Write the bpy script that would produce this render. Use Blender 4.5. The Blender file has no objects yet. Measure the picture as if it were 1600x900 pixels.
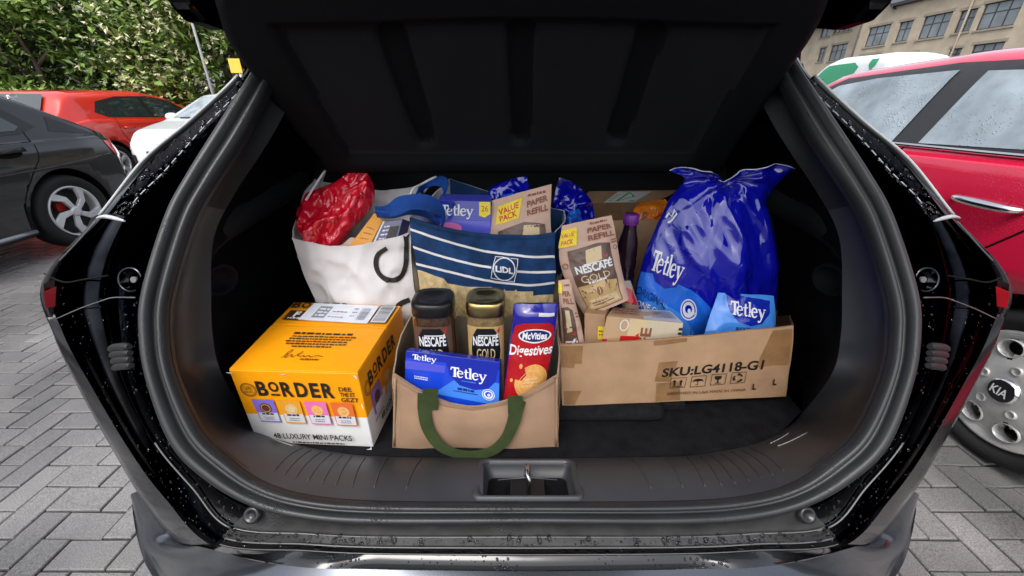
import bpy, bmesh, math, random
import numpy as np
from mathutils import Vector, noise, Matrix
R = math.radians
random.seed(7)
scene = bpy.context.scene
col = scene.collection

# ------------------------------------------------------------------ camera
CAM_H, FPX, PITCH = 1.30, 620.0, R(25.44)
cam_d = bpy.data.cameras.new('camera'); cam = bpy.data.objects.new('camera', cam_d); col.objects.link(cam)
cam.location = (0, 0, CAM_H); cam.rotation_euler = (R(90) - PITCH, 0, 0)
cam_d.sensor_fit = 'HORIZONTAL'; cam_d.sensor_width = 36.0; cam_d.lens = 36.0 * FPX / 1600.0
cam_d.clip_start = 0.02; cam_d.clip_end = 2000
scene.camera = cam
# ------------------------------------------------------------------ sky, sun, exposure
SUN_EL, SUN_ROT = R(58), R(200)
w = bpy.data.worlds.new('World'); scene.world = w; w.use_nodes = True
nt = w.node_tree; bg = nt.nodes['Background']
sky = nt.nodes.new('ShaderNodeTexSky'); sky.sky_type = 'NISHITA'; sky.sun_disc = False
sky.sun_elevation = SUN_EL; sky.sun_rotation = SUN_ROT
sky.air_density = 1.0; sky.dust_density = 4.0; sky.ozone_density = 1.0
hs = nt.nodes.new('ShaderNodeHueSaturation'); hs.inputs['Saturation'].default_value = 0.42
nt.links.new(sky.outputs[0], hs.inputs['Color']); nt.links.new(hs.outputs[0], bg.inputs['Color'])
bg.inputs['Strength'].default_value = 0.15
sun_d = bpy.data.lights.new('sun', 'SUN'); sun_d.energy = 0.9; sun_d.angle = R(25); sun_d.color = (1.0, 0.97, 0.93)
sun = bpy.data.objects.new('sun', sun_d); col.objects.link(sun)
# the sun stands behind the camera, high, a little to the left
sd = Vector((math.sin(SUN_ROT) * math.cos(SUN_EL), math.cos(SUN_ROT) * math.cos(SUN_EL), math.sin(SUN_EL)))
sun.rotation_euler = sd.to_track_quat('Z', 'Y').to_euler(); sun.location = (0, -5, 12)
scene.view_settings.view_transform = 'Standard'; scene.view_settings.look = 'None'
scene.view_settings.exposure = 1.0; scene.view_settings.gamma = 1.0
scene.render.engine = 'CYCLES'
scene.cycles.max_bounces = 6; scene.cycles.diffuse_bounces = 3; scene.cycles.glossy_bounces = 3; scene.cycles.transmission_bounces = 4
scene.cycles.caustics_reflective = False; scene.cycles.caustics_refractive = False

# ------------------------------------------------------------------ measuring helpers (photo pixel <-> place)
SP, CP = math.sin(PITCH), math.cos(PITCH)
def ray(u, v):
    a = (u - 800.0) / FPX; b = (450.0 - v) / FPX
    return Vector((a, CP + b * SP, -SP + b * CP))
def at(u, v, Y=None, Z=None, X=None):
    d = ray(u, v)
    if Y is not None: k = Y / d.y
    elif Z is not None: k = (Z - CAM_H) / d.z
    else: k = X / d.x
    return Vector((d.x * k, d.y * k, CAM_H + d.z * k))
def proj(p):
    h = p[2] - CAM_H
    dep = p[1] * CP - h * SP
    return 800 + FPX * p[0] / dep, 450 - FPX * (p[1] * SP + h * CP) / dep

def lerp(a, b, t): return a + (b - a) * t
def clamp(x, a=0.0, b=1.0): return max(a, min(b, x))
def smooth(x): x = clamp(x); return x * x * (3 - 2 * x)
def interp(tab, x):
    if x <= tab[0][0]: return tab[0][1]
    for (x0, y0), (x1, y1) in zip(tab, tab[1:]):
        if x <= x1: return y0 + (y1 - y0) * (x - x0) / (x1 - x0)
    return tab[-1][1]
def cat(p, t):
    """Catmull-Rom through points p, t in 0..1"""
    n = len(p) - 1
    if n == 1: return p[0].lerp(p[1], t)
    x = clamp(t) * n; i = min(int(x), n - 1); f = x - i
    p1, p2 = p[i], p[i + 1]
    p0 = p[i - 1] if i > 0 else p1 * 2 - p2
    p3 = p[i + 2] if i + 2 <= n else p2 * 2 - p1
    return 0.5 * ((2 * p1) + (p2 - p0) * f + (2 * p0 - 5 * p1 + 4 * p2 - p3) * f * f + (3 * p1 - p0 - 3 * p2 + p3) * f ** 3)
def resample(p, n):
    d = [cat(p, i / (len(p) * 16)) for i in range(len(p) * 16 + 1)]
    L = [0]
    for a, b in zip(d, d[1:]): L.append(L[-1] + (b - a).length)
    out = []; j = 0
    for i in range(n):
        s = L[-1] * i / (n - 1)
        while j < len(L) - 2 and L[j + 1] < s: j += 1
        f = (s - L[j]) / max(1e-9, L[j + 1] - L[j]); out.append(d[j].lerp(d[j + 1], f))
    return out

# ------------------------------------------------------------------ materials
MATS = {}
def mat(name, c, rough=0.5, metal=0.0, coat=0.0, spec=0.5, bump=None, var=None, ior=None, trans=0.0, sheen=0.0, island=0.0,
        weave=None, drops=None, crease=None, rvar=0.0, emit=None, aniso=None, alpha=None, tint=None):
    if name in MATS: return MATS[name]
    m = bpy.data.materials.new(name); m.use_nodes = True; n = m.node_tree.nodes; l = m.node_tree.links
    b = n['Principled BSDF']
    b.inputs['Base Color'].default_value = (*c, 1); b.inputs['Roughness'].default_value = rough
    b.inputs['Metallic'].default_value = metal; b.inputs['Coat Weight'].default_value = coat
    b.inputs['Coat Roughness'].default_value = 0.04
    b.inputs['Specular IOR Level'].default_value = spec
    if tint is not None: b.inputs['Specular Tint'].default_value = (tint, tint, tint, 1)
    if ior: b.inputs['IOR'].default_value = ior
    if trans: b.inputs['Transmission Weight'].default_value = trans
    if sheen: b.inputs['Sheen Weight'].default_value = sheen
    if alpha is not None: b.inputs['Alpha'].default_value = alpha
    tc = n.new('ShaderNodeTexCoord')
    def tex(kind, scale, detail=4):
        t = n.new(kind); t.inputs['Scale'].default_value = scale
        if 'Detail' in t.inputs and kind == 'ShaderNodeTexNoise': t.inputs['Detail'].default_value = detail
        l.new(tc.outputs['Object'], t.inputs['Vector']); return t
    colsock = None
    if var:
        t = tex('ShaderNodeTexNoise', var[0], 6)
        r = n.new('ShaderNodeMapRange'); r.inputs['From Min'].default_value = 0.3; r.inputs['From Max'].default_value = 0.7
        r.inputs['To Min'].default_value = 1 - var[1]; r.inputs['To Max'].default_value = 1 + var[1]
        l.new(t.outputs['Fac'], r.inputs['Value'])
        mx = n.new('ShaderNodeVectorMath'); mx.operation = 'SCALE'; mx.inputs[0].default_value = c
        l.new(r.outputs[0], mx.inputs['Scale']); colsock = mx.outputs[0]
        if rvar:
            r2 = n.new('ShaderNodeMapRange'); r2.inputs['From Min'].default_value = 0.35; r2.inputs['From Max'].default_value = 0.65
            r2.inputs['To Min'].default_value = max(0.03, rough - rvar); r2.inputs['To Max'].default_value = rough + rvar
            l.new(t.outputs['Fac'], r2.inputs['Value']); l.new(r2.outputs[0], b.inputs['Roughness'])
    if island:
        g = n.new('ShaderNodeNewGeometry'); r = n.new('ShaderNodeMapRange')
        r.inputs['To Min'].default_value = 1 - island; r.inputs['To Max'].default_value = 1 + island
        l.new(g.outputs['Random Per Island'], r.inputs['Value'])
        mx = n.new('ShaderNodeVectorMath'); mx.operation = 'SCALE'
        if colsock: l.new(colsock, mx.inputs[0])
        else: mx.inputs[0].default_value = c
        l.new(r.outputs[0], mx.inputs['Scale']); colsock = mx.outputs[0]
    if colsock: l.new(colsock, b.inputs['Base Color'])
    h = None
    if bump:
        t = tex('ShaderNodeTexNoise', bump[0], bump[2] if len(bump) > 2 else 3); h = (t.outputs['Fac'], bump[1])
    if weave:
        a = tex('ShaderNodeTexWave', weave[0]); a.bands_direction = 'X'; a2 = tex('ShaderNodeTexWave', weave[0]); a2.bands_direction = 'Z'
        ad = n.new('ShaderNodeMath'); ad.operation = 'ADD'; l.new(a.outputs['Fac'], ad.inputs[0]); l.new(a2.outputs['Fac'], ad.inputs[1])
        h = (ad.outputs[0], weave[1])
    last = None
    if crease:
        # crumpled film: facets between random creases
        ns_ = tex('ShaderNodeTexNoise', crease[0] * .5, 2); mxv = n.new('ShaderNodeVectorMath'); mxv.operation = 'SCALE'; mxv.inputs['Scale'].default_value = .06
        l.new(ns_.outputs['Color'], mxv.inputs[0]); av = n.new('ShaderNodeVectorMath'); l.new(tc.outputs['Object'], av.inputs[0]); l.new(mxv.outputs[0], av.inputs[1])
        mp = n.new('ShaderNodeMapping'); mp.inputs['Scale'].default_value = (1.3, 1.3, .55); mp.inputs['Rotation'].default_value = (0, R(24), 0); l.new(av.outputs[0], mp.inputs['Vector'])
        vo = n.new('ShaderNodeTexVoronoi'); vo.feature = 'DISTANCE_TO_EDGE'; vo.inputs['Scale'].default_value = crease[0]; l.new(mp.outputs[0], vo.inputs['Vector'])
        bp = n.new('ShaderNodeBump'); bp.inputs['Strength'].default_value = crease[1]; bp.inputs['Distance'].default_value = .012
        l.new(vo.outputs['Distance'], bp.inputs['Height']); last = bp.outputs[0]
    if h:
        bp = n.new('ShaderNodeBump'); bp.inputs['Strength'].default_value = h[1]; bp.inputs['Distance'].default_value = 0.003
        l.new(h[0], bp.inputs['Height'])
        if last: l.new(last, bp.inputs['Normal'])
        last = bp.outputs[0]
    if drops:
        # rain drops standing on the surface: small round domes, denser in some places
        v = tex('ShaderNodeTexVoronoi', drops[0]); v.inputs['Randomness'].default_value = 1.0
        q = tex('ShaderNodeTexNoise', drops[2] if len(drops) > 2 else 9.0, 2)
        th = n.new('ShaderNodeMapRange'); th.inputs['From Min'].default_value = 0.42; th.inputs['From Max'].default_value = 0.7
        th.inputs['To Min'].default_value = 0.05; th.inputs['To Max'].default_value = 0.42; l.new(q.outputs['Fac'], th.inputs['Value'])
        dv = n.new('ShaderNodeMath'); dv.operation = 'DIVIDE'; l.new(v.outputs['Distance'], dv.inputs[0]); l.new(th.outputs[0], dv.inputs[1])
        sq = n.new('ShaderNodeMath'); sq.operation = 'POWER'; l.new(dv.outputs[0], sq.inputs[0]); sq.inputs[1].default_value = 2
        sb = n.new('ShaderNodeMath'); sb.operation = 'SUBTRACT'; sb.use_clamp = True; sb.inputs[0].default_value = 1; l.new(sq.outputs[0], sb.inputs[1])
        rt = n.new('ShaderNodeMath'); rt.operation = 'SQRT'; l.new(sb.outputs[0], rt.inputs[0])
        bp = n.new('ShaderNodeBump'); bp.inputs['Strength'].default_value = drops[1]; bp.inputs['Distance'].default_value = 0.0022
        l.new(rt.outputs[0], bp.inputs['Height'])
        if last: l.new(last, bp.inputs['Normal'])
        last = bp.outputs[0]
    if last:
        l.new(last, b.inputs['Normal'])
        if drops or crease: l.new(last, b.inputs['Coat Normal'])
    MATS[name] = m; return m

M = lambda k: MATS[k]
# car paint and trim
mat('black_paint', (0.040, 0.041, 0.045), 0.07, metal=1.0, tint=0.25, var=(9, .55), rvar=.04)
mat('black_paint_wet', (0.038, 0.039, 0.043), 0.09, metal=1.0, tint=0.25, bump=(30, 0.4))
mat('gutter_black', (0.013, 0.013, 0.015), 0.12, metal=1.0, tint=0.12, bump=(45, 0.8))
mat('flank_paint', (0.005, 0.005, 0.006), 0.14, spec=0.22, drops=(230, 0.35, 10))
mat('sill_plate', (0.028, 0.0275, 0.027), 0.45, spec=0.4, var=(30, 0.35), drops=(190, 0.6, 12))
mat('wet_step', (0.018, 0.019, 0.021), 0.12, spec=0.5, drops=(150, 1.0, 12))
mat('water', (0.9, 0.92, 0.95), 0.02, trans=1.0, ior=1.33)
mat('bumper_sky_grey', (0.075, 0.083, 0.10), 0.2, metal=0.8, coat=0.1)  # black bumper: its sky reflection is put into this bluish grey
mat('rubber', (0.013, 0.014, 0.016), 0.45, spec=0.5, drops=(420, 0.5, 12), var=(14, 0.25))
mat('pillar_trim', (0.013, 0.0138, 0.016), 0.55, spec=0.3, bump=(900, 0.10))
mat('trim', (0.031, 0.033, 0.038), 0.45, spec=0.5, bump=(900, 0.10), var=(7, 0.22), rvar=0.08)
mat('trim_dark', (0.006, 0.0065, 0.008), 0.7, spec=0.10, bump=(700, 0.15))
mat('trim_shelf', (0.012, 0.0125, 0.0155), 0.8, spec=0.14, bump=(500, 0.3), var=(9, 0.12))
mat('carpet', (0.010, 0.010, 0.012), 0.95, spec=0.1, bump=(650, 1.0, 6), var=(40, 0.35))
mat('seat_fabric', (0.034, 0.036, 0.041), 0.9, spec=0.15, bump=(700, 0.6))
mat('mat_felt', (0.014, 0.014, 0.016), 0.95, spec=0.1, bump=(800, 1.0), var=(60, 0.3))
mat('dark', (0.004, 0.004, 0.004), 0.8, spec=0.1)
mat('seam_grey', (0.10, 0.10, 0.105), 0.3, spec=0.6)
mat('steel', (0.55, 0.55, 0.56), 0.25, metal=1.0)
mat('chrome', (0.8, 0.8, 0.8), 0.1, metal=1.0)
mat('lamp_red', (0.75, 0.008, 0.020), 0.08, coat=1.0)
mat('lamp_dark', (0.03, 0.002, 0.003), 0.06, coat=1.0)
mat('lamp_clear', (0.55, 0.57, 0.6), 0.12, coat=1.0)
mat('buffer_rubber', (0.012, 0.012, 0.013), 0.5, spec=0.3)
mat('scratch', (0.35, 0.35, 0.35), 0.6)
mat('red_paint', (0.62, 0.022, 0.010), 0.22, coat=1.0, drops=(160, 0.25))
mat('crimson_paint', (0.60, 0.012, 0.052), 0.2, coat=1.0, drops=(150, 0.3, 7))
mat('white_paint', (0.68, 0.71, 0.73), 0.25, coat=1.0)
mat('silver_paint', (0.30, 0.31, 0.33), 0.3, metal=0.6, coat=1.0)
mat('grey_black_paint', (0.010, 0.011, 0.013), 0.14, coat=0.7, spec=0.4)
mat('car_glass', (0.02, 0.028, 0.03), 0.05, coat=0.5, spec=0.9)
mat('misted_glass', (0.30, 0.36, 0.395), 0.14, coat=0.6, spec=0.7, var=(5.5, 0.40), drops=(75, 1.0, 4))  # opaque pane: reflections and light through it go into the blotchy colour
mat('window_black', (0.012, 0.012, 0.013), 0.3, spec=0.5)
mat('pillar_black', (0.03, 0.03, 0.032), 0.3, spec=0.5, drops=(170, 0.8, 7))
mat('tyre', (0.014, 0.014, 0.015), 0.75, spec=0.3, bump=(120, 0.3))
mat('alloy', (0.58, 0.59, 0.60), 0.3, metal=0.35)
mat('hubcap', (0.46, 0.46, 0.45), 0.38, metal=0.25, var=(20, 0.12))
mat('wheel_dark', (0.01, 0.01, 0.011), 0.6)
mat('brake_red', (0.4, 0.01, 0.01), 0.4)
mat('van_white', (0.72, 0.74, 0.76), 0.3, coat=0.6)
mat('van_green', (0.0, 0.27, 0.11), 0.35, coat=0.4)
# packaging
mat('orange_card', (0.88, 0.335, 0.004), 0.42, spec=0.4, var=(30, 0.05), bump=(60, 0.08))
mat('white_card', (0.72, 0.72, 0.71), 0.45, var=(30, 0.04))
mat('ink', (0.015, 0.012, 0.010), 0.55)
mat('ink_brown', (0.05, 0.022, 0.012), 0.6)
mat('label_paper', (0.70, 0.74, 0.82), 0.4, var=(40, 0.08))
mat('ink_grey', (0.23, 0.25, 0.30), 0.6)
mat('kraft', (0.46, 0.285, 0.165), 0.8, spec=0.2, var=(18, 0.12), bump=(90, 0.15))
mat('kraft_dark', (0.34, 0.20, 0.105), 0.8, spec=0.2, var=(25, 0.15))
mat('parcel_tape', (0.31, 0.17, 0.075), 0.28, spec=0.5, bump=(70, 0.35), var=(40, 0.15))
mat('jute_bag', (0.325, 0.205, 0.13), 0.75, spec=0.25, weave=(230, 0.25), var=(14, 0.14))
mat('jute_inside', (0.30, 0.24, 0.17), 0.6, spec=0.3, var=(20, 0.12))
mat('green_web', (0.100, 0.145, 0.050), 0.85, spec=0.2, weave=(420, 0.9), var=(40, 0.15))
mat('paper_white', (0.70, 0.69, 0.70), 0.55, spec=0.3, var=(9, 0.06), bump=(14, 0.5, 4))
mat('cord_white', (0.78, 0.78, 0.80), 0.6)
mat('denim', (0.012, 0.050, 0.150), 0.7, spec=0.25, var=(35, 0.4), weave=(600, 0.4))
mat('strap_blue', (0.010, 0.075, 0.36), 0.7, spec=0.3, weave=(500, 0.4), var=(16, 0.2))
mat('white_print', (0.80, 0.80, 0.80), 0.5)
mat('woven', (0.66, 0.51, 0.27), 0.6, spec=0.3, var=(70, 0.25), bump=(120, 0.4))
mat('woven_alt', (0.55, 0.40, 0.19), 0.6, spec=0.3, var=(70, 0.25), bump=(120, 0.4))
mat('red_film', (0.66, 0.004, 0.026), 0.2, coat=0.8, spec=0.6, crease=(30, .9))
mat('blue_film', (0.004, 0.006, 0.36), 0.12, coat=0.9, spec=0.6, crease=(17, .55))
mat('blue_film_mid', (0.016, 0.15, 0.72), 0.2, coat=0.8, crease=(17, .45))
mat('blue_film_light', (0.06, 0.27, 0.80), 0.22, coat=0.7, crease=(17, .4))
mat('navy', (0.004, 0.010, 0.12), 0.35, coat=0.3)
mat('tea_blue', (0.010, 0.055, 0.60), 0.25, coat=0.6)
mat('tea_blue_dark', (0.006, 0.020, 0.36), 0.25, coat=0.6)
mat('tea_blue_light', (0.05, 0.22, 0.78), 0.25, coat=0.6)
mat('tea_violet', (0.075, 0.085, 0.58), 0.3, coat=0.4)
mat('pouch_paper', (0.60, 0.40, 0.30), 0.5, spec=0.35, var=(25, 0.06), bump=(26, 0.35, 4))
mat('pouch_brown', (0.12, 0.065, 0.045), 0.4, coat=0.2, var=(20, 0.15))
mat('pouch_gold', (0.55, 0.36, 0.15), 0.4, coat=0.2, var=(15, 0.15))
mat('cream', (0.68, 0.52, 0.30), 0.5)
mat('yellow', (0.86, 0.66, 0.02), 0.45)
mat('red_ink', (0.60, 0.012, 0.015), 0.4)
mat('text_brown', (0.26, 0.09, 0.05), 0.6)
mat('gold_lid', (0.62, 0.47, 0.20), 0.28, metal=1.0, var=(12, 0.08))
mat('black_lid', (0.010, 0.010, 0.011), 0.3, spec=0.5)
mat('coffee_glass', (0.055, 0.024, 0.013), 0.09, coat=0.8, var=(140, 0.5))
mat('gold_glass', (0.20, 0.13, 0.055), 0.12, coat=0.8, var=(140, 0.4))
mat('label_black', (0.008, 0.008, 0.009), 0.3, coat=0.2)
mat('gold_ink', (0.60, 0.42, 0.16), 0.35, metal=0.5)
mat('digestive_blue', (0.012, 0.012, 0.30), 0.22, coat=0.7, bump=(40, 0.35, 3))
mat('digestive_red', (0.44, 0.006, 0.012), 0.25, coat=0.6)
mat('biscuit', (0.74, 0.36, 0.09), 0.6, var=(120, 0.2))
mat('biscuit_dark', (0.10, 0.035, 0.02), 0.6)
mat('purple_cap', (0.16, 0.02, 0.26), 0.35)
mat('squash', (0.018, 0.006, 0.014), 0.07, coat=1.0)
mat('orange_film', (0.85, 0.22, 0.01), 0.3, coat=0.5, crease=(60, .3))
mat('green_ink', (0.05, 0.42, 0.13), 0.5)
mat('lilac', (0.22, 0.15, 0.60), 0.45); mat('amber', (0.75, 0.33, 0.03), 0.45); mat('pink', (0.72, 0.16, 0.42), 0.45); mat('rust', (0.70, 0.14, 0.03), 0.45)
mat('pale', (0.62, 0.62, 0.66), 0.45)
mat('clear_film', (0.30, 0.22, 0.16), 0.1, coat=0.8, bump=(40, 0.8))
mat('tan_card', (0.55, 0.36, 0.20), 0.5, var=(25, 0.06))
mat('tan_card_light', (0.62, 0.53, 0.38), 0.5, var=(25, 0.05))
# place
mat('bark', (0.06, 0.045, 0.03), 0.9, bump=(30, 1.0))
mat('sand_joint', (0.03, 0.029, 0.027), 0.85, var=(6, 0.3))
mat('render_wall', (0.52, 0.435, 0.33), 0.9, spec=0.1, var=(0.9, 0.16), bump=(5, 0.3))
mat('stone_band', (0.36, 0.31, 0.24), 0.9, spec=0.1, var=(2, 0.1))
mat('window_frame', (0.05, 0.05, 0.055), 0.5)
mat('window_pane', (0.18, 0.21, 0.23), 0.08, spec=0.8, var=(0.8, 0.35))
mat('slate', (0.075, 0.078, 0.088), 0.45, island=0.3)
mat('pole_grey', (0.42, 0.44, 0.45), 0.5)
mat('sign_yellow', (0.75, 0.48, 0.06), 0.5)

# ------------------------------------------------------------------ objects
def tag(o, label=None, cat_=None, group=None, kind=None):
    if label: o['label'] = label
    if cat_: o['category'] = cat_
    if group: o['group'] = group
    if kind: o['kind'] = kind
    return o
def empty(name, loc=(0, 0, 0), rz=0.0, label=None, cat_=None, group=None):
    o = bpy.data.objects.new(name, None); col.objects.link(o); o.location = loc; o.rotation_euler[2] = rz
    o.empty_display_size = 0.1
    return tag(o, label, cat_, group)
class MB:
    """collects faces for one mesh; world coordinates are turned into the parent's"""
    def __init__(s): s.v = []; s.f = []; s.m = []; s.mats = []; s.sm = []
    def mi(s, m):
        if isinstance(m, str): m = MATS[m]
        if m not in s.mats: s.mats.append(m)
        return s.mats.index(m)
    def add(s, vs, fs, m, sm=False):
        o = len(s.v); s.v += [tuple(v) for v in vs]; k = s.mi(m)
        for f in fs: s.f.append([i + o for i in f]); s.m.append(k); s.sm.append(sm)
        return s
    def grid(s, rows, m, close_u=False, close_v=False, sm=True, flip=False, cell=None):
        nr, nc = len(rows), len(rows[0]); o = len(s.v)
        for r in rows: s.v += [tuple(p) for p in r]
        k = s.mi(m) if not callable(m) else None
        for i in range(nr if close_v else nr - 1):
            for j in range(nc if close_u else nc - 1):
                a, b = o + i * nc + j, o + i * nc + (j + 1) % nc
                c, d = o + ((i + 1) % nr) * nc + (j + 1) % nc, o + ((i + 1) % nr) * nc + j
                s.f.append([a, d, c, b] if flip else [a, b, c, d]); s.m.append(k if k is not None else s.mi(m(i, j))); s.sm.append(sm)
        return s
    def box(s, a, b, m, top=None):
        """box between corners a and b"""
        x0, y0, z0 = a; x1, y1, z1 = b
        return s.hexa([(x0, y0, z0), (x1, y0, z0), (x1, y1, z0), (x0, y1, z0)], [(x0, y0, z1), (x1, y0, z1), (x1, y1, z1), (x0, y1, z1)], m)
    def hexa(s, lo, hi, m):
        return s.add(list(lo) + list(hi), [[3, 2, 1, 0], [4, 5, 6, 7], [0, 1, 5, 4], [1, 2, 6, 5], [2, 3, 7, 6], [3, 0, 4, 7]], m)
    def tube(s, pts, r, m, n=8, cap=True, flat=None):
        pts = [Vector(p) for p in pts]; rows = []; up = Vector((0.13, 0.31, 0.94))
        for i, p in enumerate(pts):
            t = (pts[min(i + 1, len(pts) - 1)] - pts[max(i - 1, 0)]).normalized()
            x = t.cross(up)
            if x.length < 1e-3: x = t.cross(Vector((1, 0, 0)))
            x.normalize(); y = x.cross(t); rr = r[i] if isinstance(r, (list, tuple)) else r
            rows.append([p + x * (math.cos(2 * math.pi * k / n) * rr) + y * (math.sin(2 * math.pi * k / n) * rr) for k in range(n)])
        o = len(s.v); s.grid(rows, m, close_u=True)
        if cap:
            s.f.append([o + k for k in range(n)]); s.m.append(s.mi(m)); s.sm.append(False)
            q = o + (len(pts) - 1) * n; s.f.append([q + k for k in reversed(range(n))]); s.m.append(s.mi(m)); s.sm.append(False)
        return s
    def ribbon(s, pts, side, width, thick, m):
        """a flat strap along pts; side(i) gives its width direction"""
        rows = []
        P = [Vector(p) for p in pts]
        for i, p in enumerate(P):
            t = (P[min(i + 1, len(P) - 1)] - P[max(i - 1, 0)]).normalized(); sd_ = Vector(side(i)).normalized()
            n = t.cross(sd_).normalized(); w_ = width(i) if callable(width) else width
            rows.append([p + sd_ * w_ / 2 + n * thick / 2, p + n * thick * 0.8, p - sd_ * w_ / 2 + n * thick / 2, p - sd_ * w_ / 2 - n * thick / 2, p - n * thick * 0.8, p + sd_ * w_ / 2 - n * thick / 2])
        o = len(s.v); s.grid(rows, m, close_u=True, sm=False); k = s.mi(m)
        s.f.append([o + j for j in range(6)]); s.m.append(k); s.sm.append(False)
        q = o + (len(P) - 1) * 6; s.f.append([q + j for j in reversed(range(6))]); s.m.append(k); s.sm.append(False)
        return s
    def lathe(s, prof, m, n=32, c=(0, 0, 0), sq=None, axis='Z'):
        """prof: (r, z) list; sq = superellipse exponent"""
        rows = []
        for r, z in prof:
            row = []
            for k in range(n):
                a = 2 * math.pi * k / n; ca, sa = math.cos(a), math.sin(a)
                if sq:
                    q = (abs(ca) ** sq + abs(sa) ** sq) ** (-1.0 / sq); ca *= q; sa *= q
                p = (r * ca, r * sa, z)
                if axis == 'Y': p = (p[0], p[2], p[1])
                if axis == 'X': p = (p[2], p[0], p[1])
                row.append((p[0] + c[0], p[1] + c[1], p[2] + c[2]))
            rows.append(row)
        return s.grid(rows, m, close_u=True, flip=(axis == 'Y'))
    def build(s, name, parent=None, bevel=0.0, solid=0.0, fix=True, seg=2, subsurf=0, angle=40):
        me = bpy.data.meshes.new(name)
        vs = s.v
        if parent is not None:
            im = parent_matrix(parent).inverted(); vs = [tuple(im @ Vector(v)) for v in vs]
        me.from_pydata(vs, [], s.f)
        for m in s.mats: me.materials.append(m)
        for i, p in enumerate(me.polygons): p.material_index = s.m[i]; p.use_smooth = s.sm[i]
        if fix:
            bm = bmesh.new(); bm.from_mesh(me); bmesh.ops.remove_doubles(bm, verts=bm.verts, dist=1e-5)
            bmesh.ops.recalc_face_normals(bm, faces=bm.faces)
            bm.to_mesh(me); bm.free()
        o = bpy.data.objects.new(name, me); col.objects.link(o)
        if parent is not None: o.parent = parent
        if solid: md = o.modifiers.new('thick', 'SOLIDIFY'); md.thickness = solid; md.offset = -1
        if subsurf: md = o.modifiers.new('sub', 'SUBSURF'); md.levels = md.render_levels = subsurf
        if bevel:
            md = o.modifiers.new('bevel', 'BEVEL'); md.width = bevel; md.segments = seg; md.limit_method = 'ANGLE'; md.angle_limit = R(angle)
            md.use_clamp_overlap = True
        return o
def parent_matrix(o):
    m = Matrix.LocRotScale(o.location, o.rotation_euler, o.scale)
    return parent_matrix(o.parent) @ m if o.parent else m
def copy_tree(o, parent=None):
    c = o.copy(); col.objects.link(c); c.parent = parent
    for ch in o.children: copy_tree(ch, c)
    return c

# ------------------------------------------------------------------ soft sheets and print
class Sheet:
    """a surface spanned by a left and a right curve, bulged along n, creased by noise"""
    def __init__(s, left, right, n=(0, -1, 0.2), bulge=None, amp=0.0, freq=12.0, seed=0.0, ridge=0.0, rf=9.0, rs=(1, 1, 1, 0)):
        s.L = [Vector(p) for p in left]; s.R = [Vector(p) for p in right]; s.n = Vector(n).normalized()
        s.b = bulge or (lambda a, t: 0.0); s.amp = amp; s.freq = freq; s.seed = Vector((seed, seed * 1.7, -seed)); s.ridge = ridge; s.rf = rf; s.rs = rs; s.g = None
    def base(s, a, t): return cat(s.L, t).lerp(cat(s.R, t), a)
    def __call__(s, a, t):
        p = s.base(a, t); q = p + s.n * s.b(a, t)
        if s.amp: q = q + noise.noise_vector(p * s.freq + s.seed) * s.amp + noise.noise_vector(p * s.freq * 2.7 + s.seed) * s.amp * 0.4
        if s.ridge:
            e = min(1.0, 6 * min(a, 1 - a, t + .03, 1.03 - t) + 0.15)
            w_ = p; p = Vector((w_.x * s.rs[0] + w_.z * s.rs[3], w_.y * s.rs[1], w_.z * s.rs[2]))
            q = q + s.n * ((abs(noise.noise(p * s.rf + s.seed * 2)) * -2 + 0.5) + .45 * (abs(noise.noise(p * s.rf * 2.6 + s.seed * 3)) * -2 + 0.5)) * s.ridge * e
        return q
    def normal(s, a, t):
        e = 0.01
        d1 = s(min(1, a + e), t) - s(max(0, a - e), t); d2 = s(a, min(1, t + e)) - s(a, max(0, t - e))
        n = d1.cross(d2).normalized()
        return n if n.dot(s.n) > 0 else -n
    def rows(s, nu, nv): return [[s(i / nu, j / nv) for i in range(nu + 1)] for j in range(nv + 1)]
    def inv(s, u, v):
        if s.g is None: s.g = [(a / 16, t / 16, *proj(s(a / 16, t / 16))) for a in range(17) for t in range(17)]
        a, t, _, _ = min(s.g, key=lambda q: (q[2] - u) ** 2 + (q[3] - v) ** 2)
        for _ in range(4):
            u0, v0 = proj(s(a, t)); e = 0.01
            ua, va = proj(s(a + e, t)); ut, vt = proj(s(a, t + e))
            A, B, C, D = (ua - u0) / e, (ut - u0) / e, (va - v0) / e, (vt - v0) / e; det = A * D - B * C
            if abs(det) < 1e-6: break
            da = (D * (u - u0) - B * (v - v0)) / det; dt = (A * (v - v0) - C * (u - u0)) / det
            a = clamp(a + clamp(da, -.2, .2), 0, 1); t = clamp(t + clamp(dt, -.2, .2), 0, 1)
        return a, t
def flat(p00, p10, p11, p01, n=None):
    L = [Vector(p00), Vector(p01)]; Rr = [Vector(p10), Vector(p11)]
    nn = n or (Rr[0] - L[0]).cross(L[1] - L[0])
    return Sheet(L, Rr, nn)

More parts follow.
